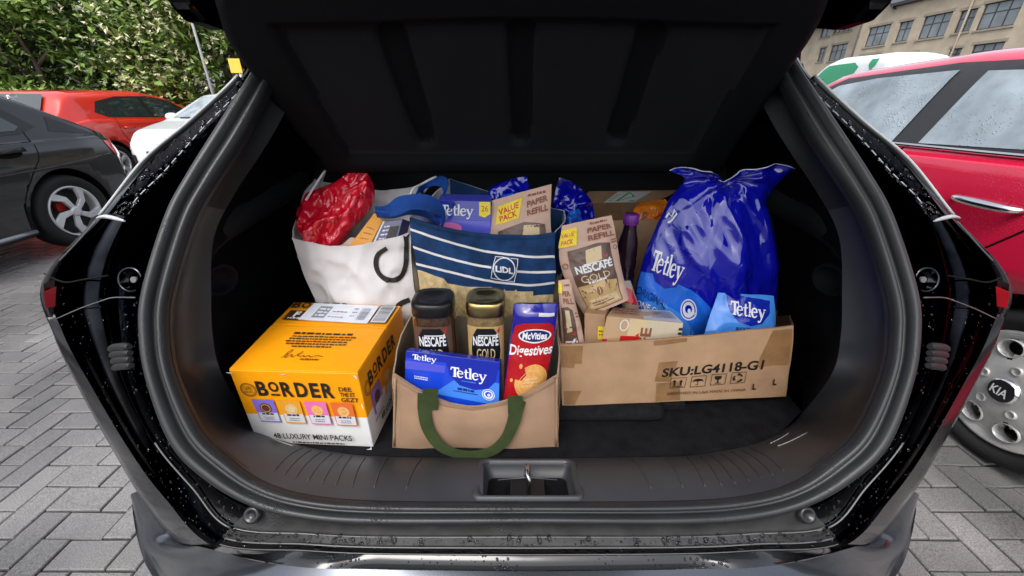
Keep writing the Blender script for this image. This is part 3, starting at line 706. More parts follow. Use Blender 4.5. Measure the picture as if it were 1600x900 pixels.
# ------------------------------------------------------------------ other cars
def make_wheel(parent, c, r, side, style, name='wheel'):
    """c = centre of the outer face, axle along world X; side = -1/+1: which way the outer face looks"""
    w_ = empty(name, c); w_.parent = parent; w_.location = parent_matrix(parent).inverted() @ Vector(c); w_.rotation_euler = (0, 0, 0)
    w_.rotation_euler[2] = -parent.rotation_euler[2]
    C = Vector(c); o = side
    t = MB(); tw = .2; ri = r * .70 if style != 'hubcap' else r * .74
    prof = [(ri, -.015), (ri + .02, .0), (r * .86, .012), (r * .95, .002), (r * .985, -.02), (r, -.05), (r, -tw + .05), (r * .97, -tw + .01), (ri, -tw)]
    t.lathe([(a, b * o) for a, b in prof], 'tyre', 48, C, axis='X')
    for k in range(56):    # tread blocks on the shoulder
        a = 2 * math.pi * k / 56; e = Vector((0, math.cos(a), math.sin(a))); f = Vector((0, -math.sin(a), math.cos(a)))
        q = [C + e * (r * .955) + f * .009 + Vector((-o * .004, 0, 0)), C + e * (r * .955) - f * .009 + Vector((-o * .004, 0, 0)), C + e * (r + .004) - f * .011 + Vector((-o * .07, 0, 0)), C + e * (r + .004) + f * .011 + Vector((-o * .07, 0, 0))]
        t.add(q, [[0, 1, 2, 3]], 'tyre')
    t.build('tyre', w_, fix=False)
    rim = MB(); mt = 'alloy' if style != 'hubcap' else 'hubcap'
    rim.lathe([(ri * 1.0, -.016 * o), (ri * .985, .0), (ri * .93, -.006 * o), (ri * .90, -.04 * o), (ri * .9, -.15 * o)], mt, 48, C, axis='X')
    bk = MB().lathe([(ri * .9, -.10 * o), (.02, -.10 * o)], 'wheel_dark', 32, C, axis='X')
    def pt(rad, ang, x): return C + Vector((x * o, math.cos(ang) * rad * 1, math.sin(ang) * rad))
    if style == 'hubcap':
        # dished cover with eight oval openings near the edge
        nseg = 8; sub = 12; rows = []
        radii = [.06, .16, .30, .42, .52, .62, .72, .80, .86, .93, .97]
        xs = [.012, .016, .014, .010, .004, -.002, -.008, -.012, -.012, -.004, -.012]
        mbh = MB(); N = nseg * sub
        for i in range(len(radii) - 1):
            for k in range(N):
                f0 = ((k + .5) % sub) / sub - .5; rm = (radii[i] + radii[i + 1]) / 2
                if ((f0 / .30) ** 2 + ((rm - .70) / .14) ** 2) < 1: continue
                a0, a1 = 2 * math.pi * k / N, 2 * math.pi * (k + 1) / N
                rim.add([pt(ri * radii[i], a0, xs[i]), pt(ri * radii[i], a1, xs[i]), pt(ri * radii[i + 1], a1, xs[i + 1]), pt(ri * radii[i + 1], a0, xs[i + 1])], [[0, 1, 2, 3]], 'hubcap', True)
        for k in range(nseg):
            am = 2 * math.pi * (k + .5) / nseg; loop = []
            for q in range(24):
                b = 2 * math.pi * q / 24; aa = am + math.cos(b) * .30 * 2 * math.pi / nseg; rr_ = ri * (.70 + .14 * math.sin(b)); loop.append((rr_, aa))
            rows = [[pt(r_ if m_ == 0 else ri * .70 + (r_ - ri * .70) * (1 + .10 * m_), a_ if m_ == 0 else am + (a_ - am) * (1 + .10 * m_), x_) for r_, a_ in loop] for m_, x_ in ((1.3, -.004), (.6, .006), (0, .004), (-.6, -.012), (-1.0, -.035))]
            rim.grid(rows, 'hubcap', close_u=True)
        rim.lathe([(ri * .22, .015 * o), (ri * .21, .026 * o), (ri * .185, .03 * o)], 'chrome', 32, C, axis='X')
        rim.build('hub_cover', w_, fix=False)
        cp = MB().lathe([(ri * .185, .029 * o), (ri * .08, .033 * o), (.001, .034 * o)], 'black_lid', 32, C, axis='X').build('centre_cap', w_)
        V, F, w0 = txt('KIA', .02); k = ri * .24 / w0
        MB().add([C + Vector((.036 * o, -o * -1 * x * k * 1.0, (y - .5) * k * 1.3)) for x, y in V], F, 'pale').build('lettering', cp, fix=False)
        for k in range(5):
            a = 2 * math.pi * k / 5 + .3; b = pt(ri * .38, a, 0)
            MB().lathe([(.017, .008 * o), (.017, .018 * o), (.012, .019 * o), (.010, .012 * o), (.001, .012 * o)], 'hubcap', 14, b, axis='X').build('bolt', w_)
    else:
        ns = 5
        rim.lathe([(ri * .2, -.02 * o), (ri * .2, -.004 * o), (ri * .12, .0), (.001, .0)], mt, 24, C, axis='X')
        rim.build('rim', w_, fix=False)
        for k in range(ns):
            a = 2 * math.pi * k / ns + .5
            s_ = MB(); da = .55 if style == 'turbine' else 0
            lo = [pt(ri * .14, a - .7, -.03), pt(ri * .14, a + .7, -.03), pt(ri * .94, a + da + .20, -.03), pt(ri * .94, a + da - .20, -.03)]
            hi = [pt(ri * .14, a - .6, -.004), pt(ri * .14, a + .6, -.004), pt(ri * .94, a + da + .15, -.003), pt(ri * .94, a + da - .17, -.010)]
            if style == 'turbine':
                m1, m2 = [pt(ri * .55, a + .45, -.03), pt(ri * .6, a + .02, -.03)], [pt(ri * .55, a + .42, -.002), pt(ri * .6, a + .02, -.010)]
                s_.hexa([lo[0], lo[1], m1[0], m1[1]], [hi[0], hi[1], m2[0], m2[1]], mt); s_.hexa([m1[1], m1[0], lo[2], lo[3]], [m2[1], m2[0], hi[2], hi[3]], mt)
            else: s_.hexa(lo, hi, mt)
            s_.build('spoke', w_, bevel=.004)
        if style == 'turbine': MB().box(C + Vector((-.085 * o - .01, -.10, .02)), C + Vector((-.085 * o + .02, -.03, .09)), 'brake_red').build('brake_caliper', w_)
    bk.build('brake_disc', w_)
    return w_

class Car:
    """body lofted from cross sections; local x forward, y to the left, z up"""
    def __init__(s, name, label, loc, rz, top, belt, half, bot, paint, wheels, wr, style, group='other cars parked around the open car', near=60, tum=1.0):
        s.tum = tum
        s.top, s.belt, s.half, s.bot = top, belt, half, bot
        s.rz = rz; s.root = empty(name, loc, rz, label, 'car', group); s.Mx = parent_matrix(s.root)
        x0, x1 = top[0][0], top[-1][0]; xs = []
        for i in range(near + 1):
            f = i / near; f = .5 - .5 * math.cos(math.pi * f); xs.append(lerp(x0, x1, .35 * (i / near) + .65 * f))
        rows = [[s.Mx @ Vector((x, y, z)) for y, z in s.full(x)] for x in xs]
        b = MB().grid(rows, paint, close_u=True); n = len(rows[0])
        b.f.append(list(range(n))); b.m.append(0); b.sm.append(False); o = (len(rows) - 1) * n; b.f.append([o + i for i in reversed(range(n))]); b.m.append(0); b.sm.append(False)
        s.body = b.build('body', s.root)
        # wheel arches cut out of the body
        cm = MB()
        for wx in wheels:
            rows = [[s.Mx @ Vector((wx + math.cos(a) * (wr + .05), yy, wr + .01 + math.sin(a) * (wr + .05))) for a in [2 * math.pi * k / 40 for k in range(40)]] for yy in (-1.2, 1.2)]
            cm.grid(rows, 'dark', close_u=True, sm=True); o = len(cm.v)
            cm.f.append(list(range(o - 80, o - 40))); cm.m.append(0); cm.sm.append(False); cm.f.append(list(reversed(range(o - 40, o)))); cm.m.append(0); cm.sm.append(False)
        cut = cm.build('cut'); md = s.body.modifiers.new('arch', 'BOOLEAN'); md.object = cut; md.operation = 'DIFFERENCE'; md.solver = 'EXACT'
        bpy.context.view_layer.update(); dg = bpy.context.evaluated_depsgraph_get()
        me = bpy.data.meshes.new_from_object(s.body.evaluated_get(dg)); s.body.modifiers.clear(); s.body.data = me; bpy.data.objects.remove(cut)
        for wx in wheels:
            for sg_ in (-1, 1):
                lin = MB()
                rows = [[s.Mx @ Vector((wx + math.cos(a) * (wr + .045), yy * sg_, wr + .01 + math.sin(a) * (wr + .045))) for a in [math.pi * k / 24 for k in range(25)]] for yy in (.3, s.half_at(wx) - .03)]
                lin.grid(rows, 'dark')
                lin.add([s.Mx @ Vector((wx + math.cos(a) * (wr + .045), .3 * sg_, max(.2, wr + math.sin(a) * (wr + .045)))) for a in [math.pi * k / 12 for k in range(13)]], [list(range(13))], 'dark')
                lin.build('wheel_arch', s.root)
            for sg_ in (-1, 1):
                c = s.Mx @ Vector((wx, sg_ * (s.half_at(wx) - .025), wr)); out = (s.Mx.to_3x3() @ Vector((0, sg_, 0))).x
                make_wheel(s.root, c, wr, 1 if out > 0 else -1, style)
    def half_at(s, x): return interp(s.half, x)
    def section(s, x):
        zt = interp(s.top, x); zb = min(interp(s.belt, x), zt - .05); w_ = interp(s.half, x); bo = interp(s.bot, x); gh = zt - zb
        k = clamp((gh - .05) / .3); bo = min(bo, zb - .08)
        P = [(w_ * .80, bo), (w_ * .95, bo + .015), (w_ * .975, lerp(bo, zb, .22)), (w_, lerp(bo, zb, .5)), (w_ * .995, lerp(bo, zb, .8)), (w_ * .965, zb - .005),
             (w_ * .945 - .02 * gh * s.tum, zb + .06 * gh), (w_ * .94 - .25 * gh * s.tum, zb + .70 * gh), (w_ * .93 - .36 * gh * s.tum, zb + .87 * gh), (w_ * .80 - .32 * gh * s.tum, zb + .955 * gh), (w_ * .45, zb + .99 * gh), (0, zt)]
        Q = [Vector((a, b, 0)) for a, b in P]
        return [(q.x, q.y) for q in (cat(Q, i / 33) for i in range(34))]
    def full(s, x):
        h = s.section(x); return h + [(-a, b) for a, b in reversed(h[:-1])]
    def S(s, x, z):
        h = s.section(x)
        for (y0, z0), (y1, z1) in zip(h, h[1:]):
            if z0 <= z <= z1 and z1 > z0: return y0 + (y1 - y0) * (z - z0) / (z1 - z0)
        return h[-1][0] if z > h[-1][1] else h[0][0]
    def T(s, x, y):
        h = s.section(x); y = abs(y)
        for (y0, z0), (y1, z1) in zip(reversed(h), list(reversed(h))[1:]):
            if y0 <= y <= y1: return z0 + (z1 - z0) * (y - y0) / max(1e-6, y1 - y0)
        return h[8][1]
    def side(s, name, P, m, off=.004, sides=(-1, 1), step=.06, thick=0, parent=None):
        out = None
        for sg_ in sides:
            bm = bmesh.new(); bm.faces.new([bm.verts.new((x, z, 0)) for x, z in P]); bmesh.ops.triangulate(bm, faces=bm.faces)
            for _ in range(4):
                es = [e for e in bm.edges if e.calc_length() > step]
                if not es: break
                bmesh.ops.subdivide_edges(bm, edges=es, cuts=1); bmesh.ops.triangulate(bm, faces=[f for f in bm.faces if len(f.verts) > 3])
            bm.verts.index_update(); V = [s.Mx @ Vector((v.co.x, sg_ * (s.S(v.co.x, v.co.y) + off), v.co.y)) for v in bm.verts]; F = [[v.index for v in f.verts] for f in bm.faces]; bm.free()
            mb_ = MB().add(V, F, m, True); out = mb_.build(name, parent or s.root)
            if thick: md = out.modifiers.new('t', 'SOLIDIFY'); md.thickness = thick; md.offset = 0
        return out
    def line(s, name, P, r, m, sides=(-1, 1), off=0.0):
        for sg_ in sides:
            Q = resample([Vector((x, z, 0)) for x, z in P], max(6, len(P) * 6))
            MB().tube([s.Mx @ Vector((q.x, sg_ * (s.S(q.x, q.y) + off), q.y)) for q in Q], r, m, 6).build(name, s.root)
    def glass(s, name, x0, x1, y0, y1, m, off=.004, n=14):
        """screen across the car: half width y0 at x0, y1 at x1"""
        rows = []
        for i in range(n + 1):
            x = lerp(x0, x1, i / n); w_ = lerp(y0, y1, i / n)
            rows.append([s.Mx @ Vector((x, w_ * k / 8, s.T(x, w_ * k / 8) + off * 1.4)) for k in range(-8, 9)])
        return MB().grid(rows, m).build(name, s.root)
    def mirror(s, x, z, m):
        for sg_ in (-1, 1):
            y = sg_ * (s.S(x, z) + .10); c = s.Mx @ Vector((x, y, z + .03)); rows = []
            for i in range(9):
                a = math.pi * i / 8 - math.pi / 2
                rows.append([c + Vector((math.sin(a) * .11, 0, 0)) + Vector((0, math.cos(b) * .06 * math.cos(a) ** .6 if math.cos(a) > 0 else 0, math.sin(b) * .075 * (math.cos(a) ** .6 if math.cos(a) > 0 else 0))) for b in [2 * math.pi * k / 12 for k in range(12)]])
            MB().grid(rows, m, close_u=True).build('door_mirror', s.root)

GRP = 'other cars parked around the open car'
# grey black hatchback on the left, nose towards us
bc = Car('parked_car', 'glossy black hatchback with five spoke alloys at the left edge', (-5.03, 2.42, 0), R(-90),
         [(-2.17, .62), (-2.15, .80), (-2.10, .90), (-2.0, .97), (-1.86, 1.05), (-1.66, 1.17), (-1.45, 1.30), (-1.28, 1.39), (-.9, 1.47), (-.2, 1.52), (.45, 1.47), (1.25, 1.08), (1.45, 1.0), (1.95, .86), (2.08, .72), (2.13, .58)],
         [(-2.17, .88), (-1.85, .96), (-1.0, .96), (.6, .92), (1.3, .95), (2.1, .9)],
         [(-2.17, .60), (-2.11, .76), (-1.98, .855), (-1.65, .905), (1.5, .905), (1.95, .82), (2.13, .55)],
         [(-2.17, .42), (-2.03, .24), (-1.8, .2), (1.7, .2), (2.13, .34)], 'grey_black_paint', (-1.32, 1.43), .335, 'turbine')
bc.side('window_surround', [(-1.36, 1.08), (-1.16, 1.28), (-.9, 1.36), (-.2, 1.425), (.55, 1.36), (1.02, 1.02), (.9, .985), (-1.20, 1.03)], 'window_black', .003)
bc.side('rear_door_window', [(-1.18, 1.06), (-1.23, 1.09), (-1.07, 1.25), (-.86, 1.325), (-.16, 1.39), (-.16, 1.04)], 'car_glass', .006)
bc.side('front_door_window', [(-.08, 1.04), (-.08, 1.42), (.5, 1.33), (.9, 1.03)], 'car_glass', .006)
bc.side('quarter_glass', [(-1.86, .985), (-1.66, 1.08), (-1.50, 1.16), (-1.44, 1.04)], 'window_black', .003)
bc.side('tail_light', [(-2.12, .85), (-2.09, .885), (-1.98, .92), (-1.89, .92), (-1.95, .78), (-2.09, .76)], 'lamp_red', .006)
bc.glass('rear_window', -1.92, -1.45, .62, .55, 'car_glass')
bc.glass('windscreen', .5, 1.2, .56, .68, 'car_glass')
bc.line('door_seam', [(-1.24, 1.06), (-1.21, .86), (-1.10, .73), (-.94, .52), (-.90, .28)], .004, 'dark'); bc.line('door_seam', [(-.12, 1.0), (-.12, .28)], .004, 'dark'); bc.side('handle_recess', ell(-1.0, .89, .10, .035, 16), 'dark', .003)
bc.line('body_crease', [(-1.9, .80), (-1.0, .74), (.9, .72)], .006, 'grey_black_paint'); bc.line('sill_strip', [(-.92, .255), (.95, .255)], .022, 'silver_paint')
bc.side('door_handle', [(-1.12, .90), (-.90, .895), (-.89, .925), (-1.11, .935)], 'window_black', .018, thick=.03)
bc.glass('windscreen_wiper', -1.9, -1.87, .3, .3, 'dark', .012, 2)
# red hatchback behind it, nose away
rc = Car('parked_car', 'bright red hatchback beside the white car near the trees', (-7.55, 8.32, 0), R(90),
         [(-2.03, .6), (-2.0, .84), (-1.95, 1.0), (-1.8, 1.14), (-1.62, 1.36), (-1.5, 1.42), (-.9, 1.45), (-.1, 1.45), (.42, 1.36), (1.1, 1.02), (1.25, .96), (1.8, .82), (1.97, .66), (2.03, .5)],
         [(-2.03, .9), (-1.5, .99), (-.5, .95), (.9, .90), (2, .85)],
         [(-2.03, .6), (-1.95, .78), (-1.8, .85), (-1.5, .87), (1.4, .87), (1.85, .78), (2.03, .5)],
         [(-2.03, .4), (-1.85, .22), (1.7, .2), (2.03, .32)], 'red_paint', (-1.27, 1.32), .31, 'spoke')
rc.side('window_surround', [(-1.28, 1.11), (-1.14, 1.27), (-.7, 1.345), (.0, 1.355), (.42, 1.28), (.92, .99), (.86, .96), (-1.1, 1.03)], 'window_black', .003)
rc.side('rear_door_window', [(-1.02, 1.06), (-.93, 1.25), (-.62, 1.315), (-.28, 1.33), (-.24, 1.01)], 'car_glass', .006)
rc.side('front_door_window', [(-.16, 1.01), (-.2, 1.33), (.02, 1.325), (.4, 1.25), (.78, .985)], 'car_glass', .006)
rc.side('quarter_glass', [(-1.2, 1.10), (-1.08, 1.22), (-1.1, 1.06)], 'car_glass', .006)
rc.side('tail_light', [(-2.0, .86), (-1.97, .93), (-1.8, .95), (-1.82, .84)], 'lamp_red', .006)
rc.glass('rear_window', -1.83, -1.64, .50, .44, 'car_glass', .03); rc.glass('windscreen', .45, 1.08, .55, .66, 'car_glass')
rc.line('door_seam', [(-1.0, 1.03), (-1.02, .8), (-.93, .6), (-.85, .3)], .004, 'dark'); rc.line('door_seam', [(-.2, 1.0), (-.2, .3)], .004, 'dark')
rc.line('body_crease', [(-1.0, .78), (-.3, .74), (.9, .72)], .008, 'red_paint')
rc.side('fuel_flap', ell(-1.42, .86, .085, .085, 18), 'red_paint', .004, (-1,), .2)
rc.side('door_handle', [(-.95, .84), (-.76, .84), (-.75, .87), (-.95, .875)], 'red_paint', .018, thick=.03); rc.mirror(.72, .98, 'window_black')
# steering wheel seen through the window would sit behind the pane; white car, nose towards us
wc = Car('parked_car', 'white car with clear headlight and black grille facing the camera', (-5.20, 8.55, 0), R(-90),
         [(-2.2, .6), (-2.17, .88), (-2.05, 1.02), (-1.5, 1.25), (-1.0, 1.40), (-.3, 1.44), (.3, 1.38), (1.0, 1.03), (1.15, .97), (1.75, .86), (2.02, .74), (2.14, .58), (2.18, .45)],
         [(-2.2, .9), (-1.5, .98), (.5, .93), (1.2, .9), (2.2, .8)],
         [(-2.2, .62), (-2.05, .82), (-1.7, .89), (1.45, .89), (1.85, .84), (2.05, .74), (2.14, .6), (2.18, .45)],
         [(-2.2, .4), (-1.9, .22), (1.7, .2), (2.18, .24)], 'white_paint', (-1.35, 1.35), .32, 'spoke')
wc.side('window_surround', [(-1.4, 1.08), (-1.0, 1.3), (-.3, 1.35), (.3, 1.29), (.9, 1.0), (.8, .97), (-1.2, 1.02)], 'car_glass', .004)
wc.side('headlight', [(1.82, .73), (1.9, .78), (2.07, .70), (2.10, .60), (2.0, .58), (1.88, .64)], 'lamp_clear', .006)
wc.side('door_seam', [(.7, .95), (.705, .95), (.705, .3), (.7, .3)], 'dark', .004)
wc.glass('windscreen', .36, 1.06, .56, .70, 'misted_glass'); wc.mirror(.78, .98, 'white_paint')
wc.glass('windscreen_wiper', 1.07, 1.10, .55, .55, 'dark', .014, 2)
wc.glass('bonnet_seam', 1.985, 1.995, .60, .60, 'dark', .004, 2)
gx = wc.Mx
def front_plate(name, y0, y1, z0, z1, m, bulge=.012):
    rows = []
    for i in range(9):
        y = lerp(y0, y1, i / 8)
        col_ = []
        for j in range(7):
            z = lerp(z0, z1, j / 6); xx = None
            for k in range(60):
                x = 2.18 - k * .012
                if wc.S(x, z) >= abs(y) and interp(wc.top, x) >= z: xx = x; break
            col_.append(gx @ Vector(((xx or 2.0) + bulge, y, z)))
        rows.append(col_)
    MB().grid(rows, m).build(name, wc.root)
front_plate('grille', -.42, .42, .42, .58, 'window_black'); front_plate('air_intake', -.62, .62, .26, .36, 'window_black')
for y in (-.74, .62): front_plate('fog_light_recess', y, y + .12, .38, .52, 'window_black')
# silver car beyond the black one
sc_ = Car('parked_car', 'silver car of which only the roof shows above the black hatchback', (-10.2, 7.6, 0), R(90),
          [(-2.1, .6), (-2.05, .95), (-1.9, 1.15), (-1.6, 1.42), (-1.0, 1.5), (0, 1.53), (.5, 1.44), (1.2, 1.02), (1.9, .85), (2.1, .55)],
          [(-2.1, .9), (-1.5, .99), (.9, .93), (2.1, .85)], [(-2.1, .6), (-1.9, .84), (-1.5, .9), (1.5, .9), (1.9, .8), (2.1, .5)],
          [(-2.1, .4), (-1.85, .22), (1.8, .2), (2.1, .32)], 'silver_paint', (-1.3, 1.35), .32, 'spoke')
sc_.side('window_surround', [(-1.5, 1.12), (-1.2, 1.36), (-.2, 1.43), (.45, 1.34), (1.0, 1.0), (-1.3, 1.04)], 'car_glass', .004)
sc_.line('roof_rail', [(-1.3, 1.42), (-.5, 1.475), (.3, 1.44)], .014, 'window_black', off=.01)
# crimson car on the right, nose away
kc = Car('parked_car', 'crimson car with silver wheel cover and chrome door handle at the right edge', (2.755, 2.48, 0), R(90),
         [(-1.98, .6), (-1.96, .9), (-1.9, 1.08), (-1.75, 1.32), (-1.6, 1.44), (-1.2, 1.50), (-.4, 1.52), (.35, 1.475), (1.0, 1.13), (1.15, 1.08), (1.75, .93), (1.93, .75), (1.98, .55)],
         [(-1.98, .95), (-1.4, 1.085), (-.5, 1.06), (.9, 1.02), (2, .9)],
         [(-1.98, .66), (-1.9, .80), (-1.75, .88), (-1.4, .915), (1.4, .90), (1.8, .80), (1.98, .55)],
         [(-1.98, .42), (-1.8, .23), (1.7, .21), (1.98, .34)], 'crimson_paint', (-1.30, 1.25), .310, 'hubcap')
kc.side('window_surround', [(-1.5, 1.15), (-1.42, 1.33), (-1.2, 1.43), (-.4, 1.452), (.25, 1.415), (.88, 1.10), (.84, 1.07), (-1.40, 1.118)], 'pillar_black', .009)
kc.side('rear_door_window', [(-1.30, 1.145), (-1.26, 1.30), (-1.05, 1.395), (-.57, 1.41), (-.51, 1.115)], 'misted_glass', .013)
kc.side('front_door_window', [(-.37, 1.11), (-.44, 1.42), (.0, 1.405), (.26, 1.375), (.74, 1.10)], 'misted_glass', .013)
kc.line('belt_moulding', [(-1.40, 1.12), (-.9, 1.108), (-.4, 1.10), (.3, 1.088), (.8, 1.078)], .011, 'chrome', off=.004)
kc.line('door_seam', [(-.44, 1.09), (-.44, .8), (-.42, .32)], .004, 'dark'); kc.line('door_seam', [(-1.22, 1.10), (-1.16, .95), (-1.02, .78), (-.86, .62), (-.80, .32)], .004, 'dark')
kc.side('handle_recess', ell(-.93, .955, .085, .04, 18), 'crimson_paint', .002)
for sg_ in (-1, 1):
    P = [kc.Mx @ Vector((x, sg_ * (kc.S(x, .935) + d), .935)) for x, d in ((-.82, .0), (-.85, .03), (-.95, .04), (-1.04, .035), (-1.07, .0))]
    MB().tube(resample(P, 16), [.010 + .008 * math.sin(math.pi * i / 15) for i in range(16)], 'chrome', 10).build('door_handle', kc.root)
kc.side('sill_moulding', [(-.9, .24), (.85, .24), (.85, .40), (-.86, .40)], 'window_black', .012)
kc.side('tail_light', [(-1.95, .95), (-1.9, 1.12), (-1.78, 1.15), (-1.76, .98)], 'lamp_red', .006)
kc.glass('rear_window', -1.88, -1.66, .6, .55, 'car_glass'); kc.glass('windscreen', .4, .98, .58, .68, 'car_glass'); kc.mirror(.66, 1.1, 'crimson_paint')
# white and green van
vc = Car('delivery_van', 'white van with green panel and shield emblem in front of the building', (10.35, 14.0, 0), R(90 - 1),
         [(-2.6, 1.0), (-2.58, 2.15), (-2.5, 2.32), (-2.2, 2.40), (-.6, 2.42), (-.2, 2.30), (.5, 1.72), (.7, 1.42), (1.3, 1.15), (1.45, .95), (1.5, .7)],
         [(-2.6, 1.15), (.4, 1.15), (1.5, .9)], [(-2.6, .95), (-2.5, .99), (.8, .99), (1.3, .9), (1.5, .7)], [(-2.6, .45), (1.3, .3), (1.5, .35)], 'van_white', (-1.9, .75), .34, 'spoke', None, tum=.3)
vc.root['category'] = 'van'
vc.side('green_panel', [(-1.6, 2.10), (-1.4, 2.22), (-.35, 2.20), (.2, 1.74), (.5, 1.1), (-1.0, 1.1)], 'van_green', .014, step=.07)
vc.side('door_window', [(-.45, 1.35), (-.38, 1.86), (-.05, 1.80), (.35, 1.45), (.38, 1.35)], 'car_glass', .022, step=.07)
vc.side('shield_emblem', [(-2.18, 2.26), (-2.18, 2.12), (-2.06, 2.0), (-1.94, 2.12), (-1.94, 2.26)], 'van_green', .014, step=.07)
vc.glass('windscreen', -.12, .65, .72, .86, 'car_glass', .006); vc.mirror(.25, 1.5, 'window_black')

# ================================================================== THE OPEN CAR
XC = 0.027                                   # its centre line
own = empty('open_car', (XC, 1.2, 0), 0, 'black car with its boot wide open and packed with groceries', 'car')
# rake of the boot opening: Y as a function of height
_A = np.polyfit([.72, 1.034, 1.321], [.405, .56, .808], 2)
def gz(z): return float(np.polyval(_A, max(z, .60)))
def on(u, v, off=0.0):
    d = ray(u, v); lo, hi = .2, 2.0
    f = lambda k: gz(CAM_H + d.z * k) + off - d.y * k
    for _ in range(50):
        m_ = (lo + hi) / 2
        if f(m_) > 0: lo = m_
        else: hi = m_
    k = (lo + hi) / 2; return Vector((d.x * k, d.y * k, CAM_H + d.z * k))
def mir(p): return Vector((2 * XC - p.x, p.y, p.z))
NS = 120
def contour(c): return [cat(c, i / NS) for i in range(NS + 1)]
def whole(c): return c + [mir(p) for p in reversed(c[:-1])]
def seg(c, a, b, n=40): return [cat(c, lerp(a, b, i / n) / 13.0) for i in range(n + 1)]
sealO = [on(*q) for q in ((415, 85), (385, 135), (340, 205), (293, 280), (261, 341), (226, 453), (221, 523), (233, 597), (270, 692), (325, 748), (397, 789), (480, 810), (594, 818), (827, 817))]
sealI = [on(*q, .012) for q in ((440, 100), (413, 158), (380, 220), (335, 290), (303, 350), (270, 460), (266, 523), (277, 588), (316, 672), (362, 716), (414, 752), (485, 773), (594, 782), (827, 784))]
trimC = [on(470, 118, .08), on(442, 182, .09), on(408, 240, .10), on(366, 304, .115), on(334, 372, .125), on(330, 465, .135), on(333, 530, .135), on(347, 585, .135)] + \
        [at(*q, Z=.682) for q in ((385, 645), (424, 677), (470, 695), (525, 706), (600, 713), (827, 716))]
S1 = [on(410, 84, .02), on(380, 140, .02), on(318, 205, .03), on(262, 268, .04), on(203, 335, .06), on(186, 445, .06), on(190, 530, .05), on(205, 605, .045), on(246, 690, .03), on(304, 760, .02), on(363, 822, .004), on(480, 833, .004), on(594, 838, .004), on(827, 838, .004)]
S2 = [on(402, 86, .03), on(376, 126, .03), on(306, 192, .06), on(232, 255, .09), on(166, 338, .12), on(82, 436, .185), on(103, 520, .165), on(150, 607, .13), on(209, 705, .09), on(262, 776, .06), on(338, 850, .015), on(480, 862, -.006), on(594, 867, -.008), on(827, 869, -.008)]
S3 = [p + Vector((-.006, .05, 0)) for p in S2[:4]] + [at(160, 341, X=-.80), at(76, 440, X=-.885), at(92, 520, X=-.872), at(129, 605, X=-.845), at(180, 700, X=-.80), at(222, 775, X=-.765), at(275, 842, X=-.72), on(440, 882, -.012), on(594, 889, -.016), on(827, 892, -.018)]
nrm = Vector((0, -.8, .6))
# rubber seal: two rolls side by side
O, I = contour(sealO), contour(sealI); rows = []
for k, (f, h) in enumerate(((-.02, -.004), (.0, .006), (.10, .015), (.25, .0195), (.40, .017), (.50, .010), (.56, .004), (.62, .009), (.72, .014), (.84, .012), (.94, .005), (1.0, -.002), (1.02, -.008))):
    row = []
    for i in range(NS + 1):
        a, b = O[i], I[i]; p = a.lerp(b, f)
        t = (O[min(i + 1, NS)] - O[max(i - 1, 0)]).normalized(); n = t.cross(b - a).normalized()
        if n.dot(nrm) < 0: n = -n
        row.append(p + n * h)
    rows.append(whole(row))
MB().grid(rows, 'rubber').build('rubber_seal', own)
# jamb and body skin
LOFT = {}
def loft(a, b, m, name, mids=6, bulge=0.0, parent=own, s0=0, s1=13, both=True, split=False, shape=None):
    A, B = seg(a, s0, s1, 90), seg(b, s0, s1, 90); rows = []
    for k in range(mids + 1):
        f = k / mids; row = []
        for i in range(len(A)):
            p = A[i].lerp(B[i], f); t = A[min(i + 1, 90)] - A[max(i - 1, 0)]; n = t.cross(B[i] - A[i])
            if n.length > 1e-9: n.normalize()
            if n.dot(nrm) < 0: n = -n
            row.append(p + n * ((shape(f, lerp(s0, s1, i / 90)) if shape else bulge * math.sin(math.pi * f))))
        rows.append(row)
    LOFT[name] = rows
    if split:
        MB().grid(rows, m).build(name, parent); return MB().grid([[mir(p) for p in r] for r in rows], m).build(name, parent)
    return MB().grid([whole(r) for r in rows], m).build(name, parent)
loft(sealO, S1, 'gutter_black', 'pillar_frame', 8, -.006, s0=0, s1=4.9, split=True)
loft(sealO, S1, 'black_paint_wet', 'hatch_frame', 8, -.006, s0=4.9, s1=10, split=True)
loft(sealO, S1, 'sill_plate', 'sill_face', 6, -.004, s0=10, s1=13)
# drip channel of the pillar and the corner panel, both sides
loft(S1, S2, 'gutter_black', 'rain_channel', 8, s0=0, s1=4, split=True, shape=lambda f, s: -.016 * math.sin(math.pi * f) ** .7 * smooth((4 - s) * 1.6))
loft(S1, S2, 'black_paint', 'corner_panel', 12, s0=4.9, s1=10, split=True, shape=lambda f, s: .004 * math.sin(math.pi * f) - .010 * math.exp(-((f - .30) / .10) ** 2) * smooth((8.6 - s)) + .004 * smooth((f - .85) * 8))
loft(S1, S2, 'black_paint', 'shoulder_panel', 12, s0=4, s1=4.9, split=True, shape=lambda f, s: .004 * math.sin(math.pi * f) - .010 * math.exp(-((f - .30) / .10) ** 2) * smooth((8.6 - s)) + .004 * smooth((f - .85) * 8))
loft(S1, S2, lambda r_, c_: 'sill_plate' if r_ < 5 else 'dark', 'sill_step', 10, s0=10, s1=13, shape=lambda f, s: (.004 - .012 * smooth((f - .52) * 12) + .008 * smooth((f - .85) * 8)))
